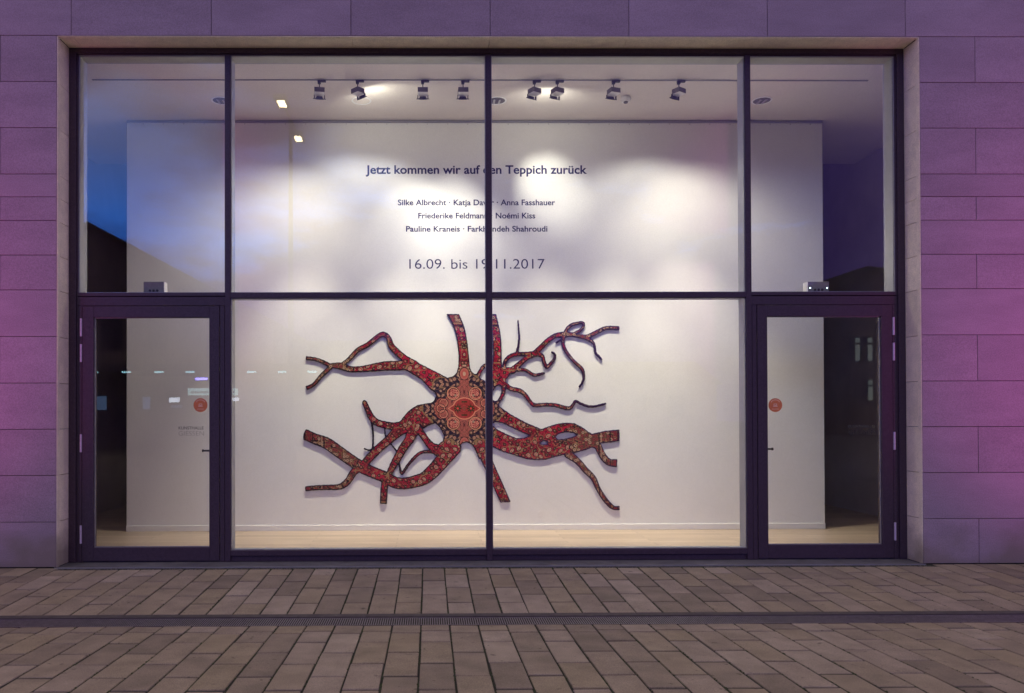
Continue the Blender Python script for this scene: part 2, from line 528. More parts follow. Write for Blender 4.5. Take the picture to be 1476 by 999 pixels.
# transoms
for a_, b_ in ((-M0, -.028), (.028, M0)):
    bar('transom', a_, b_, 2.565, 2.618, y0=.242)
    bar('transom_lining', a_, b_, 2.570, 2.613, .292, .44, 'lining')
    bar('sill_rail', a_, b_, .055, .109, y0=.242)
    bar('sill_lining', a_, b_, .0, .100, .292, .44, 'lining')
    bar('sill_base', a_, b_, .0, .052, y0=.262, mat='frame')
for s in (-1, 1):
    x = sorted((s * M1, s * 4.003))
    bar('transom', x[0], x[1], 2.585, 2.618, y0=.241)
    bar('transom_lining', x[0], x[1], 2.50, 2.613, .292, .44, 'frame')
    # door frame (fixed): head and two posts, a dark joint between
    bar('door_head', x[0], x[1], 2.492, 2.579, y0=.246)
    xx = sorted((s * (M1 + .004), s * (2.629 - .005))); bar('door_post', xx[0], xx[1], 0.0, 2.490, y0=.246)
    xx = sorted((s * (3.958 + .005), s * (4.003 - .004))); bar('door_post', xx[0], xx[1], 0.0, 2.490, y0=.246)


def pane(x0, x1, z0, z1, parent, bead='bead'):
    p = MB().box(x0, x1, GY, GY + .006, z0, z1).build('glass_pane', 'glass', parent)
    t = .007
    b = MB()
    y0, y1 = GY - .012, GY - .001
    b.box(x0, x0 + t, y0, y1, z0, z1); b.box(x1 - t, x1, y0, y1, z0, z1)
    b.box(x0 + t, x1 - t, y0, y1, z1 - t, z1); b.box(x0 + t, x1 - t, y0, y1, z0, z0 + t)
    b.build('glazing_bead', bead, parent)
    return p


for a_, b_ in ((-M0, -.028), (.028, M0)):
    pane(a_, b_, 2.618, 4.946, win); pane(a_, b_, .109, 2.565, win)
for s in (-1, 1):
    x = sorted((s * M1, s * 4.003)); pane(x[0], x[1], 2.618, 4.946, win)


# ------------------------------------------------------------------ text
def text_mesh(name, body, x0, x1, zbase, zcap, y, mat, parent=None, weight=0.0, gap=.30, extra=0.0):
    cu = bpy.data.curves.new(name, 'FONT')
    cu.body = body; cu.extrude = 0.0; cu.offset = weight; cu.resolution_u = 4
    cu.space_word = 1.0 + extra
    tmp = bpy.data.objects.new('tmp', cu); COL.objects.link(tmp)
    bpy.context.view_layer.update()
    me = bpy.data.meshes.new_from_object(tmp.evaluated_get(bpy.context.evaluated_depsgraph_get()))
    bpy.data.objects.remove(tmp)
    v = np.array([p.co[:] for p in me.vertices])
    cap = 0.729
    sx_ = (x1 - x0) / (v[:, 0].max() - v[:, 0].min()); sz = (zcap - zbase) / cap
    mn = v[:, 0].min()
    for p in me.vertices:
        p.co = (x0 + (p.co.x - mn) * sx_, y, zbase + p.co.y * sz)
    me.materials.clear(); me.materials.append(MAT[mat])
    # split into words: islands of faces, clustered by the gaps between them
    nv = len(me.vertices); lab = list(range(nv))
    def find(i):
        while lab[i] != i:
            lab[i] = lab[lab[i]]; i = lab[i]
        return i
    for p in me.polygons:
        vs = list(p.vertices)
        for q in vs[1:]: lab[find(q)] = find(vs[0])
    isl = {}
    for p in me.polygons: isl.setdefault(find(p.vertices[0]), []).append(p)
    rng = sorted((min(me.vertices[i].co.x for p in ps for i in p.vertices), max(me.vertices[i].co.x for p in ps for i in p.vertices), k) for k, ps in isl.items())
    groups = []; end = -1e9
    for x0_, x1_, k in rng:
        if x0_ - end > gap * (zcap - zbase): groups.append([])
        groups[-1].append(k); end = max(end, x1_)
    out = []
    for g_ in groups:
        idx = {}; vs = []; fs = []
        for k in g_:
            for p in isl[k]:
                f = []
                for i in p.vertices:
                    if i not in idx: idx[i] = len(vs); vs.append(me.vertices[i].co[:])
                    f.append(idx[i])
                fs.append(f)
        mw = bpy.data.meshes.new(name); mw.from_pydata(vs, [], fs); mw.materials.append(MAT[mat])
        out.append(link(name, mw, parent))
    return out


# ------------------------------------------------------------------ doors
def door(s, label, textmat, textmat2):
    side = 'left' if s < 0 else 'right'
    d = thing('glass_door', label, 'door', (s * 3.958, .24, 0), 'glazed doors either side of the window')
    xo, xi = s * 3.958, s * 2.629
    go, gi = s * 3.848, s * 2.726
    def b2(name, xa, xb, z0, z1, **k):
        x = sorted((xa, xb)); return bar(name, x[0], x[1], z0, z1, parent=d, **k)
    b2('stile', xo, go, .010, 2.487); b2('stile', gi, xi, .010, 2.487)
    b2('top_rail', go, gi, 2.378, 2.487); b2('bottom_rail', go, gi, .010, .142)
    b2('inner_frame', xo, go + s * .002, .012, 2.485, y0=.291, y1=.315, c=0)
    b2('inner_frame', gi - s * .002, xi, .012, 2.485, y0=.291, y1=.315, c=0)
    x = sorted((go, gi)); pane(x[0], x[1], .142, 2.378, d, 'bead')
    for z in (2.28, 2.03, 1.155, .27):
        h = MB().cyl((s * 3.968, .236, z - .087), (0, 0, 1), .010, .010, .055, 10)
        h.cyl((s * 3.968, .236, z - .030), (0, 0, 1), .010, .010, .060, 10)
        h.cyl((s * 3.968, .236, z + .032), (0, 0, 1), .010, .010, .055, 10)
        h.box(s * 3.968 - .008, s * 3.968 + .008, .238, .246, z - .085, z + .085)
        h.build('hinge', 'hinge', d)
    # inner lever handle seen through the pane
    hx = s * 2.70
    h = MB().cyl((hx, .31, 1.073), (0, 1, 0), .010, .010, .055, 12)
    h.cyl((hx + s * -.004, .362, 1.073), (s, 0, 0), .010, .009, .125, 12)
    h.cyl((hx + s * .118, .362, 1.073), (s, 0, 0), .014, .014, .012, 12)
    h.build('handle', 'black', d)
    # round orange sticker
    c = at(289, 584, GY - .003) if s < 0 else at(1117.5, 584, GY - .003)
    n = 40; r = .068
    st = MB().cyl((c.x, GY - .004, c.z), (0, 1, 0), r, r, .0004, n).build('round_sticker', 'orange', d)
    ic = MB()
    y0, y1 = GY - .0055, GY - .0042
    ic.box(c.x - .022, c.x + .022, y0, y1, c.z - .014, c.z - .009)
    ic.box(c.x - .016, c.x - .011, y0, y1, c.z - .009, c.z + .014); ic.box(c.x + .011, c.x + .016, y0, y1, c.z - .009, c.z + .014)
    ic.box(c.x - .011, c.x + .011, y0, y1, c.z + .010, c.z + .014); ic.box(c.x - .004, c.x + .004, y0, y1, c.z - .006, c.z + .002)
    for k in range(9):
        a = PI * (.22 + .56 * k / 8)
        x, z = c.x + .052 * math.cos(a), c.z + .052 * math.sin(a)
        ic.box(x - .0025, x + .0025, y0, y1, z - .005, z + .005)
    ic.box(c.x - .034, c.x + .034, y0, y1, c.z - .040, c.z - .037)
    icn = ic.build('sticker_print', 'paleline', st)
    # lettering on the pane
    if s < 0:
        a, b, cc, dd = at(257.5, 619, GY), at(293.5, 614.5, GY), at(257.5, 628, GY), at(294, 621, GY)
    else:
        a, b, cc, dd = at(1223, 617, GY), at(1261, 612.5, GY), at(1223, 626, GY), at(1262, 619, GY)
    text_mesh('door_lettering', 'KUNSTHALLE', a.x, b.x, a.z, b.z, GY - .002, textmat, d, weight=.012)
    text_mesh('door_lettering', 'GIESSEN', cc.x, dd.x, cc.z, dd.z, GY - .002, textmat2, d, weight=-.018)
    return d


door(-1, 'left glazed door with grey lettering over the bright wall', 'greyprint', 'palegrey')
door(1, 'right glazed door with orange sticker beside its left stile', 'greenprint', 'greenprint')

# ================================================================== rooms behind the glass
XL, XR = -5.39, 5.62
fl = MB().box(XL, XR, .445, 9.0, -.2, 0.0).build('gallery_floor', 'oak', kind='structure')
MB().box(XL, XR, .30, .4445, -.2, -.001).build('window_plinth', 'threshold', kind='structure')
CZ = 5.06
cl = MB(); cl.box(XL, XR, .445, 3.85, CZ, CZ + .25)
cl.build('gallery_ceiling', 'ceiling', kind='structure')
MB().box(XL - .2, XL, .445, 9.0, -.2, 6.49).build('side_wall', 'sidewall', kind='structure')
MB().box(XR, XR + .2, .445, 9.0, -.2, 6.49).build('side_wall', 'sidewall', kind='structure')
MB().box(XL - .2, XR + .2, 9.0, 9.2, -.2, 6.49).build('back_wall', 'darkwall', kind='structure')

part = thing('partition_wall', 'white freestanding exhibition wall standing behind the window', 'wall', (0, 2.2, 0))
MB().box(-4.30, 4.30, 2.2, 2.36, 0, 5.026, .002).build('panel', 'plaster', part)
MB().box(-4.30, 4.30, 2.185, 2.1995, 0.0, .070, .003).build('baseboard', 'base', part)
MB().box(-4.30, 4.30, 2.188, 2.36, 5.028, 5.052, .002).build('top_rail', 'rail', part)
sc = MB()
for k in range(34):
    sc.cyl((-4.1 + k * .25, 2.1975, 5.012), (0, -1, 0), .004, .004, .003, 8)
sc.build('rail_screws', 'gap', part)['kind'] = 'stuff'
# blanked socket near the floor
c = at(779, 740, 2.2)
so = MB().ring((c.x, 2.1985, c.z), (0, -1, 0), .026, .032, .004, 20).cyl((c.x, 2.1985, c.z), (0, -1, 0), .025, .025, .002, 20).build('wall_socket', 'plaster')
tag(so, 'small round white socket cover low on the white wall', 'socket')

# ------------------------------------------------------------------ wall lettering
WY = 2.1985
def line(body, x0, x1, base, cap, weight, parent):
    a, b = at(x0, base, WY), at(x1, cap, WY)
    return text_mesh('word', body, a.x, b.x, a.z, b.z, WY, 'lettering', parent, weight)


t1 = thing('title_lettering', 'large navy title line reading Jetzt kommen wir auf den Teppich zurück', 'lettering', (0, WY, at(686, 250, WY).z))
line('Jetzt kommen wir auf den Teppich zurück', 527, 846, 250.3, 237.8, .022, t1)
names = thing('names_lettering', 'three short navy lines of names below the title on the wall', 'lettering', (0, WY, at(686, 334, WY).z))
line('Silke Albrecht · Katja Davar · Anna Fasshauer', 573.5, 800.2, 295.8, 287.3, .018, names)
line('Friederike Feldmann · Noémi Kiss', 602.8, 771.5, 314.8, 306.3, .018, names)
line('Pauline Kraneis · Farkhondeh Shahroudi', 585.2, 789, 333.8, 325.3, .018, names)
t3 = thing('date_lettering', 'thin navy date line reading 16.09. bis 19.11.2017', 'lettering', (0, WY, at(686, 387, WY).z))
line('16.09. bis 19.11.2017', 590, 785, 387.5, 372.4, -.006, t3)

# ------------------------------------------------------------------ track with eight spotlights
TY = 1.06
a, b = at(133, 113.5, TY), at(1251, 113.5, TY)
tr = MB().box(a.x, b.x, TY - .010, TY + .010, CZ - .008, CZ - .0005).build('lighting_track', 'rail')
tag(tr, 'thin grey lighting track running along the white ceiling', 'track')


def spotlight(px, yaw, tilt, label, lights, slide=0.0):
    p = at(px, 113.5, TY)
    root = thing('track_spotlight', label, 'spotlight', (p.x, TY, CZ - .008), 'spotlights hanging from the ceiling track')
    X, Z = p.x, CZ - .008
    MB().box(X - .024, X + .065, TY - .016, TY + .016, Z - .016, Z, .002).box(X - .022, X + .010, TY - .015, TY + .015, Z - .036, Z - .0162).build('adapter', 'black', root)
    MB().cyl((X - .004, TY, Z - .092), (0, 0, 1), .005, .005, .056, 8).build('stem', 'black', root)
    R = Matrix.Rotation(yaw, 3, 'Z') @ Matrix.Rotation(tilt, 3, 'X')
    piv = Vector((X - .004, TY, Z - .092))

    def tf(mb):
        mb.v = [tuple(piv + R @ Vector(q)) for q in mb.v]; return mb
    tf(MB().box(-.055, .055, -.050, .050, -.050, 0, .002)).build('housing', 'housing', root)
    tf(MB().box(-.053, .053, -.048, .050, -.0545, -.0505)).build('white_underside', 'white', root)
    hd = MB(); ax = Vector((0, .45, -.89)).normalized(); c0 = Vector((0, .055, -.056))
    hd.cyl(c0, ax, .030, .043, .022, 20, True); hd.ring(c0 + ax * .024, ax, .040, .050, .008, 24)
    hd.box(-.060, -.050, .040, .056, -.088, -.050); hd.box(.050, .060, .040, .056, -.088, -.050)
    hd.box(-.070, .070, .050, .056, -.090, -.085)
    tf(hd).build('lamp_head', 'black', root)
    rf = MB(); rf.cyl(c0 + ax * .0225, ax, .030, .038, .002, 20)
    tf(rf).build('reflector', 'chrome', root)
    src = piv + R @ (c0 + ax * .050)
    for (tx, ty, power, ang, blend, col) in lights:
        q = at(tx, ty, 2.2)
        l = lamp('beam', 'SPOT', src + Vector((0, .03, -.03)), q, power, col, .05, ang, blend)
        l.parent = root; l.location = l.location - root.location
    return root


WARM = (1.0, .93, .70); NEU = (1.0, .97, .82)
spotlight(461, .15, 0, 'leftmost ceiling spotlight on the track', [(400, 770, 380, 46, 1, WARM), (290, 640, 120, 112, 1, WARM)])
spotlight(516, -.75, .05, 'second ceiling spotlight from the left, turned hard right', [(500, 640, 44, 132, .42, NEU), (600, 200, 10, 156, .6, NEU)])
spotlight(610, 0, 0, 'third ceiling spotlight from the left, facing straight', [(596, 335, 72, 52, 1, NEU), (540, 770, 380, 46, 1, WARM)])
spotlight(668, .02, 0, 'fourth ceiling spotlight, nearest left of the middle mullion', [(650, 325, 64, 52, 1, NEU), (665, 400, 42, 62, 1, NEU), (680, 770, 380, 46, 1, WARM), (680, 560, 40, 86, 1, WARM)])
spotlight(771, .55, 0, 'lit ceiling spotlight just right of the middle mullion', [(790, 270, 78, 46, 1, NEU)])
spotlight(804, .45, 0, 'ceiling spotlight close beside the lit one', [(810, 770, 380, 46, 1, WARM), (775, 200, 10, 156, .6, NEU)])
spotlight(885, .30, 0, 'ceiling spotlight above the smoke detector', [(930, 770, 380, 46, 1, WARM), (880, 600, 34, 100, 1, WARM)])
spotlight(979, .60, 0, 'rightmost ceiling spotlight on the track', [(935, 640, 42, 130, .42, NEU), (1060, 770, 360, 50, 1, WARM), (1120, 640, 115, 112, 1, WARM)])

# ------------------------------------------------------------------ recessed downlights, smoke detector
def downlight(px, label, blank=False):
    p = at(px, 145, 1.0)
    h = CZ - CAM.z
    # point of the ceiling seen at that pixel
    d = p - CAM; q = CAM + d * (h / d.z)
    r = .115
    root = thing('recessed_downlight', label, 'downlight', (q.x, q.y, CZ), 'round downlights set into the ceiling')
    MB().ring((q.x, q.y, CZ - .0005), (0, 0, -1), r * .84, r, .004, 32).build('trim_ring', 'white', root)
    if blank:
        MB().cyl((q.x, q.y, CZ - .0006), (0, 0, -1), r * .80, r * .80, .002, 32).build('cover', 'ceiling', root)
    else:
        MB().cyl((q.x, q.y, CZ - .0006), (0, 0, -1), r * .83, r * .83, .0015, 32).build('bowl', 'housing', root)
        for sg in (-1, 1):
            MB().cyl((q.x + sg * .03 - .035 * 0, q.y - .06, CZ - .006), (0, 1, 0), .014, .014, .12, 12).build('lamp_tube', 'chrome', root)
    return root


downlight(319, 'recessed downlight half hidden by the left mullion')
downlight(521, 'blank pale ring in the ceiling behind the turned spotlight', True)
downlight(716, 'recessed downlight just right of the middle mullion')
downlight(1098, 'recessed downlight in the ceiling of the right bay')
p = at(902, 140, 1.0); d = p - CAM; q = CAM + d * ((CZ - CAM.z) / d.z)
sm = thing('smoke_detector', 'round white smoke detector on the ceiling under the track', 'smoke detector', (q.x, q.y, CZ))
MB().cyl((q.x, q.y, CZ), (0, 0, -1), .050, .058, .024, 24).build('base', 'white', sm)
MB().cyl((q.x, q.y, CZ - .0245), (0, 0, -1), .060, .046, .030, 24).build('cover', 'white', sm)
MB().cyl((q.x, q.y, CZ - .055), (0, 0, -1), .026, .022, .014, 20).build('sensor_cage', 'housing', sm)


# ------------------------------------------------------------------ emergency light boxes on the side transoms
def ebox(x0, x1, side, label, lit):
    a, b = at(x0, 407, .42), at(x1, 420, .42)
    root = thing('emergency_light', label, 'light fitting', ((a.x + b.x) / 2, .42, 2.613))
    z0, z1 = 2.6135, a.z
    yb = .47
    MB().box(a.x, b.x, .38, yb, z0, z1, .003).build('case', 'boxgrey', root)
    sx0 = (b.x + .0005, b.x + .006) if side > 0 else (a.x - .006, a.x - .0005)
    MB().box(sx0[0], sx0[1], .382, yb, z0, z1 - .002).build('side_cover', 'white', root)
    cx = (a.x + b.x) / 2
    for k in (-1, 0, 1):
        MB().cyl((cx + k * .036, .3795, z0 + .047), (0, -1, 0), .013, .012, .004, 16).build('knockout', 'black', root)
    if lit:
        for k in (-1, 1):
            MB().cyl((cx + k * .085, .3795, z0 + .065), (0, -1, 0), .006, .005, .004, 10).build('indicator', MAT['led'], root)
    return root


MAT['led'] = material('indicator_led', (.6, .7, 1), .3, emit=(.6, .8, 1.0), estr=6)
ebox(209, 238, 1, 'grey emergency light case above the left door', False)
ebox(1162, 1192, -1, 'grey case with two tiny lit lamps above the right door', True)

# ================================================================== the carpet work on the wall
SC = 5.876


def cA(x, y): return (420 + x / SC, 430 + y / SC)
def cB(x, y): return (420 + x / SC, 570 + y / SC)
def cC(x, y): return (660 + x / SC, 430 + y / SC)
def cD(x, y): return (660 + x / SC, 570 + y / SC)
def cE(x, y): return (590 + x / 6.6625, 510 + y / 6.6625)


# limbs: (frame, blunt start, blunt end, [(x, y, width) ...])
STROKES = [
    (cA, 1, 0, [(122, 506, 34), (200, 515, 32), (270, 540, 34), (335, 575, 36)]),
    (cA, 1, 0, [(126, 762, 36), (190, 730, 32), (250, 660, 36), (335, 580, 40)]),
    (cA, 0, 0, [(330, 570, 38), (390, 570, 55), (440, 580, 62), (500, 600, 52), (600, 598, 52), (700, 585, 68), (800, 572, 80), (900, 570, 82), (980, 565, 95), (1060, 600, 110), (1140, 645, 118), (1210, 685, 128), (1290, 740, 150)]),
    (cA, 0, 0, [(430, 560, 36), (490, 515, 38), (560, 440, 42), (650, 390, 42), (740, 318, 44), (785, 305, 46), (825, 340, 45), (845, 400, 55), (890, 450, 58), (960, 510, 60), (1040, 570, 90)]),
    (cC, 1, 0, [(-70, 90, 92), (-42, 130, 90), (0, 215, 86), (26, 300, 86), (42, 400, 86), (50, 480, 86), (53, 580, 98), (53, 700, 120)]),
    (cC, 1, 0, [(278, 90, 76), (288, 130, 76), (308, 215, 72), (326, 300, 74), (333, 400, 74), (334, 500, 75), (332, 600, 88)]),
    (cC, 0, 0, [(395, 600, 30), (402, 535, 34), (440, 492, 36), (500, 472, 38), (570, 470, 36), (640, 470, 48), (690, 470, 42)]),
    (cC, 0, 1, [(500, 465, 26), (515, 400, 20), (522, 320, 17), (515, 240, 13), (512, 178, 9)]),
    (cC, 0, 1, [(465, 610, 60), (530, 550, 46), (590, 500, 44), (640, 475, 48), (700, 420, 46), (760, 360, 42), (830, 315, 42), (900, 305, 50), (960, 303, 38), (1020, 315, 36), (1090, 325, 40), (1150, 300, 37), (1210, 270, 36), (1270, 247, 34), (1375, 250, 34)]),
    (cC, 0, 0, [(915, 300, 40), (930, 255, 30), (970, 222, 30), (1030, 205, 26), (1065, 205, 24), (1068, 235, 26), (1040, 270, 28), (1000, 290, 28), (970, 305, 30)]),
    (cC, 0, 1, [(900, 310, 44), (893, 370, 30), (910, 430, 30), (950, 490, 28), (1000, 545, 28), (1050, 590, 30), (1070, 640, 24), (1065, 700, 20), (1030, 755, 15)]),
    (cC, 0, 1, [(885, 342, 17), (830, 378, 15)]),
    (cC, 0, 1, [(1090, 330, 40), (1130, 355, 30), (1160, 390, 22), (1170, 460, 20), (1200, 490, 20), (1228, 525, 13)]),
    (cC, 0, 1, [(685, 470, 40), (720, 490, 34), (730, 530, 30), (755, 580, 32), (790, 550, 28), (820, 510, 24), (825, 475, 20), (793, 450, 15)]),
    (cC, 0, 1, [(505, 602, 36), (570, 605, 30), (620, 635, 30), (660, 650, 29), (740, 630, 20)]),
    (cC, 0, 0, [(385, 730, 42), (388, 790, 36), (365, 840, 36), (330, 890, 40)]),
    (cC, 0, 1, [(400, 725, 42), (450, 765, 40), (520, 780, 40), (570, 815, 36), (610, 870, 33), (650, 905, 36), (740, 900, 33), (830, 905, 34), (900, 925, 36), (950, 930, 34), (980, 900, 26), (1000, 870, 22), (1040, 890, 22), (1110, 915, 22), (1180, 912, 20), (1260, 890, 17)]),
    (cC, 0, 0, [(170, 660, 40), (195, 610, 34), (230, 570, 36), (300, 570, 50)]),
    (cD, 0, 1, [(1185, 420, 66), (1230, 510, 60), (1280, 565, 60), (1353, 575, 70)]),
    (cD, 0, 1, [(940, 500, 72), (1020, 560, 55), (1090, 640, 52), (1150, 700, 48), (1190, 790, 42), (1240, 870, 42), (1290, 930, 40), (1330, 955, 36), (1376, 955, 36)]),
    (cB, 1, 0, [(104, 325, 92), (200, 368, 92), (300, 405, 100), (400, 475, 100), (500, 545, 98), (600, 610, 100), (700, 655, 98), (800, 695, 98), (880, 738, 100), (960, 745, 100), (1050, 728, 105), (1130, 700, 110), (1200, 640, 120), (1260, 575, 125), (1310, 510, 140), (1360, 440, 160)]),
    (cB, 1, 0, [(118, 790, 42), (200, 782, 42), (300, 778, 44), (400, 775, 48), (450, 752, 56), (490, 712, 60), (520, 660, 64), (570, 610, 70)]),
    (cB, 0, 1, [(797, 700, 60), (786, 800, 62), (779, 918, 58)]),
    (cB, 0, 0, [(620, 575, 70), (680, 510, 72), (750, 440, 74), (830, 372, 78), (900, 305, 100), (970, 252, 120), (1030, 200, 150), (1090, 150, 140), (1160, 128, 120), (1230, 110, 120)]),
    (cB, 0, 0, [(1040, 270, 120), (1000, 370, 84), (950, 440, 76), (910, 510, 72), (870, 580, 64), (830, 660, 54)]),
    (cB, 0, 0, [(1075, 280, 60), (1125, 355, 58), (1180, 425, 66), (1240, 465, 100)]),
    (cB, 0, 0, [(1250, 480, 44), (1160, 475, 30), (1090, 487, 28), (1030, 540, 28), (980, 600, 24), (935, 662, 26), (917, 600, 17), (910, 550, 15)]),
    (cB, 0, 0, [(620, 62, 44), (650, 130, 48), (680, 190, 56), (730, 232, 60), (800, 250, 62), (870, 262, 66), (940, 250, 70)]),
    (cB, 0, 0, [(678, 215, 20), (690, 300, 16), (692, 380, 14), (688, 455, 15)]),
    (cB, 1, 0, [(614, 448, 12), (650, 463, 14), (690, 457, 18), (720, 440, 20)]),
    (cB, 0, 0, [(792, 285, 11), (798, 350, 11), (850, 420, 12), (890, 472, 14)]),
]
POLYS = [
    (cE, [(475, 60), (470, 130), (452, 185), (420, 216), (370, 228), (300, 214), (230, 180), (100, 230), (190, 330), (240, 370), (256, 402), (243, 440), (215, 470), (150, 478), (80, 492), (20, 530), (60, 640), (140, 720), (180, 690), (250, 668), (282, 695), (312, 745), (332, 790), (322, 835), (290, 858), (250, 900), (300, 1010), (415, 1010), (470, 900), (515, 857), (558, 850), (610, 880), (650, 960), (668, 1010), (770, 1020), (800, 900), (800, 700), (830, 655), (870, 500), (850, 465), (805, 445), (795, 400), (802, 365), (830, 315), (868, 285), (905, 240), (930, 200), (900, 130), (880, 110), (800, 110), (775, 140), (745, 270), (690, 235), (655, 200), (625, 190), (600, 170), (583, 130), (578, 60)]),
    (cC, [(275, 570), (372, 572), (400, 580), (450, 582), (505, 600), (500, 620), (450, 640), (410, 690), (415, 740), (370, 745), (330, 742), (290, 790), (270, 800), (240, 700)]),
    (cD, [(240, 60), (350, 90), (450, 160), (580, 230), (710, 285), (760, 265), (850, 238), (920, 230), (990, 235), (1060, 270), (1110, 308), (1140, 325), (1250, 300), (1375, 288), (1375, 386), (1290, 400), (1210, 408), (1215, 430), (1165, 452), (1140, 440), (1080, 465), (985, 490), (900, 505), (830, 520), (740, 546), (660, 548), (580, 540), (480, 508), (380, 478), (280, 430), (220, 400), (200, 150)]),
    (cD, [(100, 400), (150, 455), (215, 590), (285, 745), (360, 908), (450, 905), (388, 760), (325, 620), (275, 505), (240, 420)]),
]
HOLES = [
    (cE, [(800, 400), (805, 360), (830, 318), (868, 300), (885, 340), (875, 400), (845, 450), (815, 440)]),
    (cE, [(678, 225), (700, 200), (716, 180), (716, 240), (692, 244)]),
    (cD, [(285, 245), (320, 224), (380, 235), (450, 270), (540, 312), (605, 340), (560, 358), (500, 362), (420, 330), (340, 290)]),
    (cD, [(830, 350), (860, 324), (920, 312), (980, 318), (1010, 335), (970, 352), (900, 368), (850, 372)]),
    (cD, [(700, 405), (725, 385), (760, 395), (757, 412), (712, 413)]),
]


def build_carpet():
    step = 0.5
    gx = np.arange(432, 900, step); gy = np.arange(446, 746, step)
    X, Y = np.meshgrid(gx, gy)
    D = np.full(X.shape, 50.0)

    def seg_poly(pts):
        P = np.array(pts); n = len(P)
        dmin = np.full(X.shape, 1e9); inside = np.zeros(X.shape, bool)
        for i in range(n):
            a, b = P[i], P[(i + 1) % n]
            e = b - a
            t = np.clip(((X - a[0]) * e[0] + (Y - a[1]) * e[1]) / (e @ e + 1e-9), 0, 1)
            dmin = np.minimum(dmin, (X - a[0] - t * e[0]) ** 2 + (Y - a[1] - t * e[1]) ** 2)
            if a[1] != b[1]:
                c = ((a[1] > Y) != (b[1] > Y)) & (X < (b[0] - a[0]) * (Y - a[1]) / (b[1] - a[1]) + a[0])
                inside ^= c
        d = np.sqrt(dmin)
        return np.where(inside, -d, d)

    def smooth(pts, w3):
        """Catmull-Rom through the points"""
        P = [np.array(p, float) for p in pts]
        Q = [2 * P[0] - P[1]] + P + [2 * P[-1] - P[-2]]
        out = []
        for i in range(1, len(Q) - 2):
            for k in range(3):
                t = k / 3
                p0, p1, p2, p3 = Q[i - 1:i + 3]
                out.append(0.5 * ((2 * p1) + (-p0 + p2) * t + (2 * p0 - 5 * p1 + 4 * p2 - p3) * t * t + (-p0 + 3 * p1 - 3 * p2 + p3) * t ** 3))
        out.append(P[-1])
        return out

    for (fr, bs, be, pts) in STROKES:
        q = [(*fr(x, y), w / SC / 2) for x, y, w in pts]
        q = smooth(q, 3)
        sd = np.full(X.shape, 50.0)
        for a, b in zip(q, q[1:]):
            r = max(a[2], b[2]) + 5
            x0, x1 = min(a[0], b[0]) - r, max(a[0], b[0]) + r
            y0, y1 = min(a[1], b[1]) - r, max(a[1], b[1]) + r
            i0, i1 = np.searchsorted(gx, [x0, x1]); j0, j1 = np.searchsorted(gy, [y0, y1])
            xx, yy = X[j0:j1, i0:i1], Y[j0:j1, i0:i1]
            e = b[:2] - a[:2]
            t = np.clip(((xx - a[0]) * e[0] + (yy - a[1]) * e[1]) / (e @ e + 1e-9), 0, 1)
            d = np.sqrt((xx - a[0] - t * e[0]) ** 2 + (yy - a[1] - t * e[1]) ** 2) - (a[2] + t * (b[2] - a[2]))
            sd[j0:j1, i0:i1] = np.minimum(sd[j0:j1, i0:i1], d)
        for flag, p, nx in ((bs, q[0], q[1]), (be, q[-1], q[-2])):
            if flag:
                u = (p[:2] - nx[:2]); u = u / np.linalg.norm(u)
                loc = (X - p[0]) ** 2 + (Y - p[1]) ** 2 < (p[2] * 3 + 3) ** 2
                cut = (X - p[0]) * u[0] + (Y - p[1]) * u[1]
                sd = np.where(loc, np.maximum(sd, cut), sd)
        D = np.minimum(D, sd)
    for fr, pts in POLYS:
        D = np.minimum(D, seg_poly([fr(*p) for p in pts]))
    for fr, pts in HOLES:
        D = np.maximum(D, -seg_poly([fr(*p) for p in pts]))
    D = np.clip(D, -6, 6)
    for _ in range(2):                      # round the crotches a little
        for ax in (0, 1):
            D = (np.roll(D, 1, ax) + D + np.roll(D, -1, ax)) / 3
    # straight cuts along the old carpet's own rectangle
    D = np.maximum(D, np.maximum(452.3 - Y, np.maximum(437.4 - X, X - 893.8)))
    # wobble of the hand-cut edge
    D = D + .22 * np.sin(X * .9 + Y * .35) * np.sin(Y * .8 - X * .2)

    # marching squares
    H, Wd = D.shape
    vid = {}; verts = []; faces = []; bnd = []
    Dl = D.tolist()

    def vn(j, i):
        k = (0, j, i)
        if k not in vid:
            vid[k] = len(verts); verts.append((gx[i], gy[j], -Dl[j][i]))
        return vid[k]

    def ve(j, i, j2, i2):
        k = (1, j, i, j2, i2)
        if k not in vid:
            a, b = Dl[j][i], Dl[j2][i2]
            t = min(.95, max(.05, a / (a - b)))
            vid[k] = len(verts); verts.append((gx[i] + (gx[i2] - gx[i]) * t, gy[j] + (gy[j2] - gy[j]) * t, 0.0))
        return vid[k]
    IN = D < 0
    cell = IN[:-1, :-1] | IN[1:, :-1] | IN[:-1, 1:] | IN[1:, 1:]
    for j, i in np.argwhere(cell):
        j = int(j); i = int(i)
        cs = [(j, i), (j, i + 1), (j + 1, i + 1), (j + 1, i)]
        ins = [Dl[a][b] < 0 for a, b in cs]
        poly = []; cross = []
        for k in range(4):
            a, b = cs[k], cs[(k + 1) % 4]
            if ins[k]: poly.append(vn(*a))
            if ins[k] != ins[(k + 1) % 4]:
                e = ve(*min(a, b), *max(a, b)); poly.append(e); cross.append((e, ins[k]))
        if len(poly) >= 3: faces.append(poly)
        if len(cross) == 2:
            o = cross if cross[0][1] else cross[::-1]
            bnd.append((o[0][0], o[1][0]))
    V = np.array(verts)
    px, py, dep = V[:, 0], V[:, 1], V[:, 2]

    # ---- woven pattern, worked out on the carpet's own symmetric layout
    def L3(r, g, b): return np.array(lin(r, g, b))
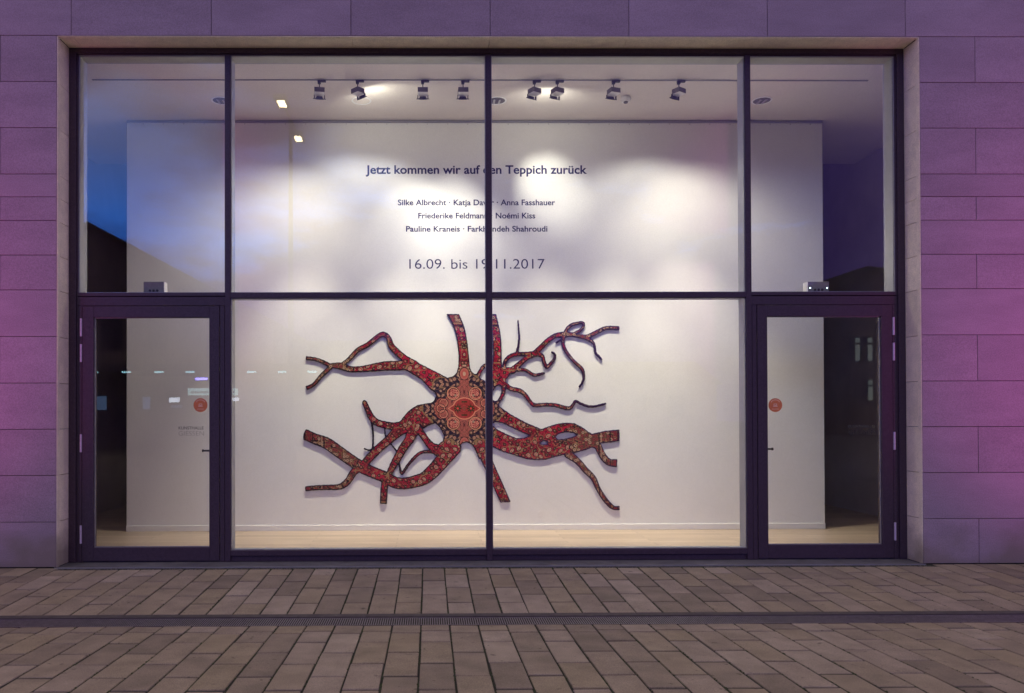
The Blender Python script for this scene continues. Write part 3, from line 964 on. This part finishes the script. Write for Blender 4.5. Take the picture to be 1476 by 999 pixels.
    crimson, navy, beige, salmon, brick, brown, gold, green, dark = L3(158, 15, 54), L3(30, 18, 46), L3(188, 154, 130), L3(190, 106, 96), L3(146, 50, 50), L3(98, 66, 56), L3(150, 116, 84), L3(50, 54, 32), L3(28, 14, 28)
    u = np.abs(px - 669.3); v = np.abs(py - 588.8)
    rng = np.random.RandomState(3)

    def hsh(a, b, s=0.0):
        h = np.sin(a * 127.1 + b * 311.7 + s * 74.7) * 43758.5453
        return h - np.floor(h)

    def cells(x, y, size, s):
        cx, cy = np.floor(x / size), np.floor(y / size)
        best = np.full(x.shape, 9e9); idv = np.zeros(x.shape)
        for di in (-1, 0, 1):
            for dj in (-1, 0, 1):
                ax, ay = cx + di, cy + dj
                qx = (ax + .5 + .55 * (hsh(ax, ay, s) - .5)) * size; qy = (ay + .5 + .55 * (hsh(ax, ay, s + 1) - .5)) * size
                dd = np.hypot(x - qx, y - qy)
                mlt = dd < best
                best = np.where(mlt, dd, best); idv = np.where(mlt, hsh(ax, ay, s + 2), idv)
        return best, idv

    def vnoise(x, y, size, s):
        x, y = x / size, y / size
        i, j = np.floor(x), np.floor(y); fx, fy = x - i, y - j
        fx, fy = fx * fx * (3 - 2 * fx), fy * fy * (3 - 2 * fy)
        return (hsh(i, j, s) * (1 - fx) + hsh(i + 1, j, s) * fx) * (1 - fy) + (hsh(i, j + 1, s) * (1 - fx) + hsh(i + 1, j + 1, s) * fx) * fy

    def put(col, mask, c):
        col[mask] = c

    n = len(px)
    # crimson field
    col = np.tile(crimson, (n, 1))
    col *= (0.55 + .75 * vnoise(u, v, 7, 2))[:, None]
    fil = vnoise(u + 2.2 * np.sin(v * .8), v + 2.2 * np.sin(u * .7), 2.6, 15)      # fine tendrils
    put(col, np.abs(fil - .5) < .075, dark)
    put(col, (fil > .68) & (fil < .74), gold * .9)
    d1, id1 = cells(u + 1.5 * np.sin(v * .31), v, 9.0, 1)
    a1 = hsh(np.floor(u / 1.0), np.floor(v / 1.0), 19)
    r1 = 1.3 + 1.7 * id1
    vine = np.abs(vnoise(u, v, 8.5, 5) - .5) < .035
    put(col, vine, gold * .9)
    put(col, d1 < r1 + .9, dark)
    put(col, (d1 < r1), np.where((id1 > .62)[:, None], beige * .9, brown)[d1 < r1])
    put(col, (d1 < r1 * .68) & (a1 > .3), np.where((id1 > .4)[:, None], crimson, green)[(d1 < r1 * .68) & (a1 > .3)])
    put(col, d1 < r1 * .3, beige)
    # broad borders near the carpet's short ends (bands of brown, navy, beige)
    ex = np.minimum(px - 437, 894 - px)
    ey = np.minimum(py - 452, 738 - py)
    wob = 7 * np.sin(v * .19) + 4 * np.sin(v * .47)
    border = (ex < 78 + wob) | (ey < 20)
    d2, id2 = cells(px, v, 5.2, 4)
    cb = np.where((id2 > .5)[:, None], brown, L3(92, 52, 50))
    cb = cb * (0.7 + .6 * hsh(np.floor(px / .8), np.floor(v / .8), 9))[:, None]
    sw = np.abs(vnoise(px, v, 5.5, 12) - .5)
    cb[sw < .06] = dark
    cb[(sw > .10) & (sw < .15)] = gold
    m2 = d2 < 1.9; cb[m2] = np.where((id2 > .6)[:, None], beige, L3(150, 60, 62))[m2]
    cb[d2 < .9] = navy
    col[border] = cb[border]
    for c0, wd, cc in ((76, 1.2, dark), (66, 1.0, gold), (30, 1.2, dark), (27, 1.0, beige * .7), (14, 1.0, dark), (11, 9.0, L3(120, 38, 52)), (3, 1.2, dark)):
        mm = (np.abs(ex + (wob if c0 > 60 else 0) * -1 - c0) < wd * .7) if c0 != 11 else (ex < 11) & (hsh(np.floor(px / 1.6), np.floor(py / 1.6), 3) > .45)
        put(col, mm & ((ex < 80) | (c0 > 60)) & (ey > 0), cc)
    put(col, np.abs(ey - 17) < .8, dark); put(col, np.abs(ey - 14) < .7, gold)
    # navy ground around the medallion, with rosettes
    rad = np.hypot(u / 1.05, v)
    lob = 52 + 5 * np.cos(8 * np.arctan2(v, u))
    nav = (rad < lob) & (v < 62)
    cn = np.tile(navy, (n, 1))
    d3, id3 = cells(u + 2.0 * np.sin(v * .37 + 1), v + 1.6 * np.sin(u * .41), 7.4, 21)
    rr3 = 1.3 + 1.3 * id3
    cn[d3 < rr3 + 1.0] = L3(84, 50, 56); cn[d3 < rr3 + .5] = dark; cn[d3 < rr3] = L3(186, 140, 120); cn[d3 < rr3 * .6] = L3(120, 60, 60); cn[d3 < .7] = beige
    cn[np.abs(vnoise(u, v, 5, 31) - .5) < .03] = gold * .7
    col[nav] = cn[nav]
    put(col, (rad > lob) & (rad < lob + 2.0), gold * .8)
    # salmon ground
    sal = ((u / 30) ** 2 + (v / 33) ** 2 < 1) | (np.hypot(u - 32, v - 5) < 10) | (np.hypot(u - 38, v) < 6) | ((u < 5 + .25 * np.maximum(0, 60 - v) * .3) & (v < 44))
    cs_ = np.tile(salmon * .62, (n, 1))
    d4, id4 = cells(u, v, 3.2, 41)
    cs_[d4 < 1.25] = salmon * .85; cs_[d4 < .6] = L3(150, 60, 56)
    cs_[np.abs(vnoise(u, v, 3.5, 51) - .5) < .05] = L3(96, 44, 48)
    col[sal] = cs_[sal]
    # scrolls
    dd = np.hypot(u - 16, v - 21.5)
    an = np.arctan2(v - 21.5, u - 16)
    put(col, dd < 10.0, dark); put(col, dd < 9.2, L3(224, 160, 124)); put(col, dd < 8.2, L3(150, 54, 60))
    tex = (dd < 7.8) & (hsh(np.floor(u / .9), np.floor(v / .9), 6) > .5); put(col, tex, L3(212, 138, 118))
    spi = (np.abs(dd - (3.4 + .85 * (an + PI))) < .6) & (dd < 8); put(col, spi, dark)
    put(col, np.hypot(u - 13, v - 19) < 1.8, L3(150, 130, 110))
    # lobes at the sides
    for (lu, lv, lr) in ((30, 8, 6.5), (34, 0, 6.5)):
        q = np.hypot(u - lu, v - lv)
        put(col, (np.abs(q - lr) < .5), dark); put(col, (q < lr - .7) & (q > lr - 1.4), L3(226, 150, 124))
    # brick lozenge with two green flowers
    loz = (u / 22 + v / 14 < 1) | ((u / 15.5) ** 2 + (v / 14.5) ** 2 < 1)
    loz2 = (u / 24 + v / 15.5 < 1) | ((u / 17) ** 2 + (v / 16) ** 2 < 1)
    put(col, loz2, L3(220, 140, 112)); cl_ = np.tile(brick * 1.15, (n, 1)) * (.6 + .8 * vnoise(u, v, 1.6, 77))[:, None]
    col[loz] = cl_[loz]
    fa = np.arctan2(v, u - 9.5); fq = np.hypot(u - 9.5, v)
    put(col, fq < 4.4 + 1.5 * np.cos(8 * fa), green); put(col, fq < 1.6, L3(222, 70, 66))
    put(col, (u < 3.5) & (v < 2.0 + 1.5 * np.cos(u)), L3(140, 70, 60))
    put(col, (np.abs(v - 9.5) < 1.0) & (u < 4), green)
    # palmettes above and below the medallion
    q = np.hypot(u / .75, v - 50)
    put(col, q < 9.5, dark); put(col, q < 8.5, salmon * .9); put(col, q < 6, L3(178, 84, 76)); put(col, q < 3, beige)
    ring = (np.abs(q - 12) < 1.2) & (np.sin(np.arctan2(v - 50, u) * 14) > 0) & (v > 44); put(col, ring, beige)
    # grain of the pile and the dark bound edge
    col *= (0.86 + .28 * hsh(np.floor(px / .5), np.floor(py / .5), 11))[:, None]
    ed = np.clip((dep - 1.25) / .8, 0, 1)[:, None]
    bind = np.where((px < 690)[:, None], navy * .8, L3(46, 26, 66))
    col = bind * (1 - ed) + col * ed

    # ---- mesh: front face at YF, sides back to YB
    YF, YB = 2.176, 2.192
    P0 = at(600, 600, YF); P1 = at(601, 600, YF); P2 = at(600, 601, YF)
    ax_, az_ = (P1 - P0), (P2 - P0)
    wx = P0.x + (px - 600) * ax_.x + (py - 600) * az_.x
    wz = P0.z + (px - 600) * ax_.z + (py - 600) * az_.z
    root = thing('carpet_artwork', 'red and navy patterned carpet cut into a branching nerve cell shape on the wall', 'artwork', (0.0, 2.17, at(669, 589, 2.17).z))
    ins = YF + .005 * (1 - np.clip(dep / 1.4, 0, 1)) ** 2      # rolled edge of the pile
    vv = np.column_stack([wx, ins, wz])
    me = bpy.data.meshes.new('carpet_face')
    me.from_pydata(vv.tolist(), [], faces)
    at_ = me.color_attributes.new('weave', 'FLOAT_COLOR', 'POINT')
    at_.data.foreach_set('color', np.column_stack([col, np.ones(n)]).astype(np.float32).ravel())
    mt = bpy.data.materials.new('carpet_pile'); mt.use_nodes = True
    t = mt.node_tree; b = t.nodes['Principled BSDF']; b.inputs['Roughness'].default_value = .95; b.inputs['Specular IOR Level'].default_value = .1
    b.inputs['Sheen Weight'].default_value = .15
    an_ = t.nodes.new('ShaderNodeAttribute'); an_.attribute_name = 'weave'
    t.links.new(an_.outputs['Color'], b.inputs['Base Color'])
    me.materials.append(mt)
    link('carpet_face', me, root)
    # side wall (backing board edge)
    used = {}; sv = []; sf = []
    def sid(i):
        if i not in used:
            used[i] = len(sv); sv.append((vv[i][0], vv[i][1] + .0005, vv[i][2])); sv.append((vv[i][0], YB, vv[i][2]))
        return used[i]
    for a, b in bnd:
        i, j = sid(a), sid(b)
        sf.append((i, j, j + 1, i + 1))
    ms = bpy.data.meshes.new('carpet_edge'); ms.from_pydata(sv, [], sf)
    MAT['edge'] = material('carpet_edge_wool', (0.028, 0.016, 0.040), .9, var=.3, scale=80)
    ms.materials.append(MAT['edge'])
    link('bound_edge', ms, root)
    mb = bpy.data.meshes.new('carpet_back'); mb.from_pydata(np.column_stack([wx, np.full(n, YB), wz]).tolist(), [], faces)
    MAT['board'] = material('backing_board', (.55, .54, .52), .9, var=.05, scale=10)
    mb.materials.append(MAT['board'])
    link('backing_board', mb, root)


build_carpet()

# ================================================================== ground
X0 = -.65
def gz(y):
    """height of the paving: both sides fall to the drain"""
    if y > -.12: return 0.0
    if y > -1.53: return -.052 * (-.12 - y) / 1.41
    if y > -1.83: return -.052
    if y > -3.3: return -.052 + .055 * (-1.83 - y) / 1.47
    return .003


ys = [.05, -.12, -1.53, -1.83, -3.3, -9, -130]
gm = MB()
vs = []
for x in (-90, 90):
    for y in ys: vs.append((x, y, gz(y) - .0055))
k = len(ys)
gm.add(vs, [(i, i + 1, k + i + 1, k + i) for i in range(k - 1)])
gm.build('ground', 'joint', kind='structure')
# square behind the camera, plain paving colour
MAT['square'] = material('square_paving', (0.20, 0.165, 0.150), .8, var=.2, scale=2, bump=.3, bscale=80)
MB().box(-60, 60, -60, -9.0, -.30, .004).build('square', 'square', kind='structure')

pv = thing('pavement', '', '', (0, 0, 0)); del pv['label']; del pv['category']; pv['kind'] = 'structure'
pm_cache = {}


def paver_mesh(w_, l_):
    key = (round(w_, 3), round(l_, 3))
    if key not in pm_cache:
        g_ = .0056 ; c = .0035
        hx, hy = w_ / 2 - g_, l_ / 2 - g_ * 1.9
        vs = []
        for z, k in ((-.045, 0), (-c, 0), (0, c)):
            vs += [(-hx + k, -hy + k, z), (hx - k, -hy + k, z), (hx - k, hy - k, z), (-hx + k, hy - k, z)]
        fs = [(8, 9, 10, 11)]
        for r in (0, 4):
            for i in range(4):
                j = (i + 1) % 4; fs.append((r + i, r + j, r + 4 + j, r + 4 + i))
        me = bpy.data.meshes.new('paver'); me.from_pydata(vs, [], fs); me.materials.append(MAT['paver'])
        pm_cache[key] = me
    return pm_cache[key]


pieces = []
for k in range(-46, 46):
    xc = X0 + .2 * k + .1
    even = k % 2 == 0
    # upper field
    js = [-.12, -.565, -1.010, -1.53] if even else [-.12, -.350, -.790, -1.235, -1.53]
    if abs(xc) > HX + .03: js = [-.02] + js[1:]
    for a_, b_ in zip(js, js[1:]): pieces.append((xc, a_, b_))
    js = ([-1.83, -1.995, -2.28] if even else [-1.83, -2.05])
    y = -2.28 if even else -2.05
    while y > -9.0:
        y -= .475; js.append(y)
    for a_, b_ in zip(js, js[1:]): pieces.append((xc, a_, b_))


def proj(p):
    v = M3 @ (Vector(p) - CAM)
    if v.y < .2: return None
    return (738 - 110.83 + FOC * v.x / v.y, 499.5 + 88.44 - FOC * v.z / v.y)


scored = []
for (xc, ya, yb) in pieces:
    yc = (ya + yb) / 2
    cs = [proj((xc + dx, y_, gz(y_))) for dx, y_ in ((-.1, ya), (.1, ya), (.1, yb), (-.1, yb))]
    s_ = 0
    if all(cs):
        xs = [min(1476, max(0, q[0])) for q in cs]; yy = [min(999, max(0, q[1])) for q in cs]
        s_ = abs(sum(xs[i] * yy[(i + 1) % 4] - xs[(i + 1) % 4] * yy[i] for i in range(4))) / 2
    scored.append((s_, xc, ya, yb))
scored.sort(key=lambda t: -t[0])
rest = MB()
rr = random.Random(5)
for idx, (s_, xc, ya, yb) in enumerate(scored):
    yc = (ya + yb) / 2; l_ = ya - yb
    sl = math.atan2(gz(ya) - gz(yb), l_)
    dz = rr.uniform(-.0012, .0022); rx = rr.uniform(-.003, .003); ry = rr.uniform(-.008, .008); ox = rr.uniform(-.0022, .0022); oz = rr.uniform(-.007, .007)
    if idx < 298 and s_ > 0:
        o = link('paver', paver_mesh(.2, l_), pv)
        o.location = (xc + ox, yc, (gz(ya) + gz(yb)) / 2 + dz)
        o.rotation_euler = (sl + rx, ry, oz)
    else:
        Rm = Matrix.Rotation(sl + rx, 3, 'X') @ Matrix.Rotation(ry, 3, 'Y')
        me = paver_mesh(.2, l_)
        c = Vector((xc + ox, yc, (gz(ya) + gz(yb)) / 2 + dz))
        rest.add([c + Rm @ v.co for v in me.vertices], [tuple(p.vertices) for p in me.polygons])
ro = rest.build('outer_pavers', 'paver', pv); ro['kind'] = 'stuff'

# threshold, its metal edge and the gravel strip
MB().box(-HX, HX, -.030, .262, -.20, -.003).build('threshold', 'threshold', kind='structure')
MB().box(-HX, HX, -.038, -.0305, -.1, .004).build('threshold_edge', 'bead', kind='structure')
pb = MB(); rp_ = random.Random(9)
for i in range(1500):
    x = rp_.uniform(-HX, HX); y = rp_.uniform(-.114, -.044); r = rp_.uniform(.004, .010); z = -.010 + r * .5
    vs = [(x - r, y, z), (x + r, y + r * .3, z), (x, y - r, z), (x + r * .2, y + r, z), (x, y, z + r * .8), (x, y, z - r)]
    pb.add(vs, [(0, 2, 4), (2, 1, 4), (1, 3, 4), (3, 0, 4), (2, 0, 5), (1, 2, 5), (3, 1, 5), (0, 3, 5)])
pb.build('gravel_strip', 'pebble', kind='stuff')

# moss tufts in the paving joints
ms_ = MB(); rm = random.Random(4)
MAT['moss'] = material('moss', (0.030, 0.042, 0.016), .95, var=.5, scale=60)
for i in range(9000):
    k = rm.randint(-13, 22)
    x = X0 + .2 * k + rm.gauss(0, .004)
    y = rm.choice((rm.uniform(-1.5, -.1), rm.uniform(-3.6, -1.85), -.125 + rm.gauss(0, .012)))
    if math.sin(y * 9 + k * 2.3) + rm.uniform(-1, 1) < 0: continue
    r = rm.uniform(.003, .0095); z = gz(y) - .006
    ms_.add([(x - r, y - r, z), (x + r, y - r, z), (x + r, y + r, z), (x - r, y + r, z), (x, y, z + r * .9)], [(0, 1, 4), (1, 2, 4), (2, 3, 4), (3, 0, 4)])
ms_.build('joint_moss', 'moss', kind='stuff')

# drainage channel
dr = thing('drainage_channel', 'long slotted steel drain running across the paving', 'drain', (0, -1.68, -.05))
ZD = -.052
for k in range(-13, 14):
    x0 = k * .5 - .06
    o = MB().box(-.249, .249, -.0395, .0395, -.05, 0).build('kerb_block', 'curb', dr)
    o.location = Vector((x0 + .25, -1.573, ZD + .003)) - dr.location
gme = MB()
nb = 31
gme.box(-.249, .249, -.096, -.090, -.02, .0); gme.box(-.249, .249, .090, .096, -.02, .0)
for i in range(nb):
    x = -.25 + (i + .5) * .5 / nb
    gme.box(x - .0036, x + .0036, -.090, .090, -.009, -.001)
gmesh = gme.mesh('grate', 'grate')
for k in range(-13, 14):
    o = link('grate', gmesh, dr); o.location = Vector((k * .5 + .19, -1.722, ZD - .002)) - dr.location
MB().box(-6.6, 6.6, -1.620, -1.6135, -.1, ZD - .001).build('channel_edge', 'frame', dr)
MB().box(-6.6, 6.6, -1.829, -1.8225, -.1, ZD - .001).build('channel_edge', 'frame', dr)
MB().box(-6.6, 6.6, -1.822, -1.6205, -.2, ZD - .05).build('channel_bed', 'gap', dr)

# ================================================================== the square opposite, seen mirrored in the glass
MAT['render'] = material('house_render', (0.30, 0.24, 0.20), .9, var=.15, scale=1)
MAT['roof'] = material('roof_tile', (0.14, 0.09, 0.08), .9, var=.3, scale=3)
MAT['darkglass'] = material('dark_window', (.02, .02, .03), .1)
MAT['litwin'] = material('lit_window', (.5, .55, .5), .5, emit=(.80, .95, .80), estr=.75)
MAT['canopy'] = material('canopy_grey', (0.12, 0.11, 0.12), .7, var=.1, scale=2)
MAT['tube'] = material('white_tube', (.8, .9, .9), .4, emit=(.40, .85, 1.0), estr=9)
MAT['bluetube'] = material('blue_tube', (.3, .3, .9), .4, emit=(.25, .22, 1.0), estr=30)
MAT['signface'] = material('lit_sign_face', (.5, .8, .8), .4, emit=(.50, .80, .80), estr=4.5)
MAT['shopglow'] = material('shop_window_glow', (.5, .5, .5), .4, emit=(.22, .40, .75), estr=1.8)
MAT['shopwhite'] = material('shop_window_white', (.8, .8, .8), .4, emit=(.75, .85, 1.0), estr=9)
MAT['warmlamp'] = material('street_lamp_glass', (1, .9, .7), .4, emit=(1.0, .80, .48), estr=40)
MAT['post'] = material('post_grey', (.08, .08, .08), .5, .3, var=.1, scale=5)


def refl(u, v, q):
    """point at distance q in front of the glass whose mirror image shows at pixel (u, v)"""
    p = at(u, v, GY + q)
    return Vector((p.x, GY - q, p.z))


# street lamp with two arms
c = refl(419, 300, 15.0)
sl = thing('street_lamp', 'tall street lamp with two warm lit heads mirrored in the glass', 'street lamp', (c.x, c.y, 0))
H = refl(404, 149, 13.6).z
MB().cyl((c.x, c.y, 0), (0, 0, 1), .10, .05, H + .1, 16).build('pole', 'post', sl)
MB().cyl((c.x, c.y, 0), (0, 0, 1), .16, .14, .5, 16).build('base', 'post', sl)
for sg, nm in ((1, 0), (-1, 1)):
    MB().cyl((c.x, c.y, H + .08), (0, sg, 0), .035, .03, 1.0, 10).build('arm', 'post', sl)
    y = c.y + sg * 1.35
    hd = MB().box(c.x - .17, c.x + .17, min(y - .38, y + .38), max(y - .38, y + .38), H + .02, H + .12).build('lamp_head', 'post', sl)
    MB().box(c.x - .10, c.x + .10, y - .20, y + .20, H - .005, H + .018).build('lamp_glass', 'warmlamp', hd)
    lamp('lamp_light', 'SPOT', (c.x, y, H - .05), (c.x, y + .01, 0), 1500, (1.0, .74, .45), .0, 150, .5, sl)


def roofed(x0, x1, y, d, zw, xr, zr, label, wins, lit=()):
    """house whose gable faces the square; ridge above x = xr"""
    h = thing('house', label, 'house', ((x0 + x1) / 2, y, 0))
    zl = zr - (zr - zw)
    pts = [(x0, 0), (x1, 0), (x1, zw), (xr, zr - .25), (x0, zw)]
    MB().prism(pts, y, y - d).build('wall', 'render', h)
    for xe in (x0, x1):
        dx = (xe - xr); k = 1 + .35 / abs(dx)
        q = [(xr, zr - .2), (xr + dx * k, zw + (zw - zr) * (k - 1) - .05), (xr + dx * k, zw + (zw - zr) * (k - 1) + .15), (xr, zr)]
        MB().prism(q, y + .5, y - d - .5).build('roof', 'roof', h)
    for i, (wx, wz, ww, wh) in enumerate(wins):
        f = MB().box(wx - ww / 2 - .08, wx + ww / 2 + .08, y + .001, y + .05, wz - .08, wz + wh + .08).build('window', 'post', h)
        on = i in lit
        for (a0, a1, b0, b1) in ((0, .44, 0, .70), (.52, 1, 0, .70), (0, .44, .78, 1), (.52, 1, .78, 1)):
            MB().box(wx - ww / 2 + a0 * ww, wx - ww / 2 + a1 * ww, y + .051, y + .06, wz + b0 * wh, wz + b1 * wh).build('pane', 'litwin' if on and a0 > 0 else 'darkglass', f)
    return h


ap = refl(131, 322, 36); ev = refl(395, 466, 36)
roofed(2 * ap.x - ev.x, ev.x, ap.y, 14, ev.z, ap.x, ap.z, 'broad dark gabled house across the square, left in the mirror image',
       [(ap.x - 9 + 2.4 * i, 1.3, 1.0, 1.5) for i in range(8)] + [(ap.x - 4 + 2.6 * i, 5.2, 1.0, 1.6) for i in range(4)])
ap = refl(1244, 385, 40); lf = refl(1224, 413, 40); w1 = refl(1232, 520, 40); w2 = refl(1250, 520, 40)
wz = w1.z; wh = refl(1232, 487, 40).z - wz
roofed(lf.x, ap.x + 7.5, ap.y, 13, lf.z, ap.x, ap.z, 'steep gabled house with lit stair windows across the square, right in the mirror image',
       [(w1.x, wz, .62, wh), (w2.x, wz, .62, wh), (refl(1268, 520, 40).x, wz, .62, wh), (w2.x, refl(1250, 577, 40).z, .62, wh * .86)], (0, 1, 2, 3))

# low shop pavilion with canopy
q = 23.0
z1 = refl(400, 535, q).z
shop = thing('shop_pavilion', 'low flat roofed shop with lit sign and canopy lamps opposite the gallery', 'shop', (0, GY - q, 0))
xa, xb = refl(120, 540, q).x - 3, refl(560, 540, q).x
MB().box(xa, xb, GY - q - 9, GY - q - 2.5, 0, z1 - .05).build('wall', 'render', shop)
MB().box(xa - .5, xb + .5, GY - q - 9.5, GY - q + .4, z1, z1 + .28).build('canopy', 'canopy', shop)
for px_ in (136, 183, 230, 274, 318, 363, 407, 450):
    p = refl(px_, 541, q)
    MB().box(p.x - .17, p.x + .17, GY - q, GY - q + .10, z1 - .06, z1 - .005).build('canopy_lamp', 'tube', shop)
p0, p1 = refl(284, 548, q), refl(301, 545, q)
MB().box(p0.x, p1.x, GY - q + .2, GY - q + .26, p0.z, p1.z).build('blue_tube_light', 'bluetube', shop)
p0, p1 = refl(273, 570, q), refl(344, 560, q)
sg = MB().box(p0.x, p1.x, GY - q + .1, GY - q + .2, p0.z, p1.z).build('lit_sign', 'signface', shop)
k = MB(); rs = random.Random(3)
x = p0.x + .12
while x < p1.x - .15:
    h_ = rs.choice((.07, .10)); wd = rs.choice((.03, .045, .06))
    k.box(x, x + wd, GY - q + .201, GY - q + .205, p0.z + .08, p0.z + .08 + h_); x += wd + .025
k.build('sign_print', 'black', sg)
for (a0, a1, b0, b1, mt_) in ((137, 153, 591, 571, 'shopglow'), (243, 258, 580, 573, 'shopwhite'), (246, 262, 588, 584, 'shopglow'), (205, 216, 590, 572, 'shopglow'), (334, 344, 578, 573, 'shopwhite')):
    p0, p1 = refl(a0, b0, q + 2.4), refl(a1, b1, q + 2.4)
    w_ = MB().box(p0.x - .05, p1.x + .05, GY - q - 2.499, GY - q - 2.46, p0.z - .05, p1.z + .05).build('shop_window', 'post', shop)
    MB().box(p0.x, p1.x, GY - q - 2.459, GY - q - 2.45, p0.z, p1.z).build('pane', mt_, w_)

# more of the square's far side, so the mirror image has a skyline
def block(x0, x1, y, d, h, label):
    b_ = thing('town_house', label, 'house', ((x0 + x1) / 2, y, 0))
    MB().box(x0, x1, y - d, y, 0, h).build('wall', 'render', b_)
    ym = y - d / 2
    vs = [(x, yy, zz) for x in (x0 - .3, x1 + .3) for yy, zz in ((y + .4, h), (ym, h + 1.9), (y - d - .4, h))]
    MB().add(vs, [(0, 1, 2), (3, 5, 4), (0, 3, 4, 1), (1, 4, 5, 2), (2, 5, 3, 0)]).build('roof', 'roof', b_)
    for i in range(int((x1 - x0) / 2.6)):
        for z in (1.1, 3.9):
            if z + 1.6 > h: continue
            f = MB().box(x0 + 1 + i * 2.6, x0 + 2.1 + i * 2.6, y + .001, y + .04, z, z + 1.6).build('window', 'post', b_)
            MB().box(x0 + 1.08 + i * 2.6, x0 + 2.02 + i * 2.6, y + .041, y + .05, z + .08, z + 1.52).build('pane', 'darkglass', f)


block(-9.5, 8.5, -46, 10, 5.2, 'low dark terrace house behind the shop across the square')
block(9.5, 19, -44, 10, 3.4, 'dark two storey house beside the gabled house across the square')
# added out-of-view fittings, invented to hold the coloured lamps
MAT['lens'] = material('added_uplight_lens', (.3, .25, .3), .3)
for i, (pos, aim, pw, colr, ang, bl) in enumerate(ADDED_UPLIGHTS):
    f = thing('added_uplight', 'added flush uplight out of view in the paving, %s of three %s of the window' % (('nearest', 'middle', 'outermost')[i % 3], 'left' if i < 3 else 'right'), 'light fitting', (pos[0], pos[1], gz(pos[1])), 'added uplights out of view along the gallery wall')
    MB().ring((pos[0], pos[1], gz(pos[1]) + .0), (0, 0, 1), .075, .10, .008, 24).build('trim_ring', 'grate', f)
    MB().cyl((pos[0], pos[1], gz(pos[1]) + .0), (0, 0, 1), .074, .074, .005, 24).build('lens', 'lens', f)
    l = lamp('added_wash_light', 'SPOT', (pos[0], pos[1], gz(pos[1]) + .03), aim, pw, colr, 0.0, ang, bl)
    l.parent = f; l.location = l.location - f.location
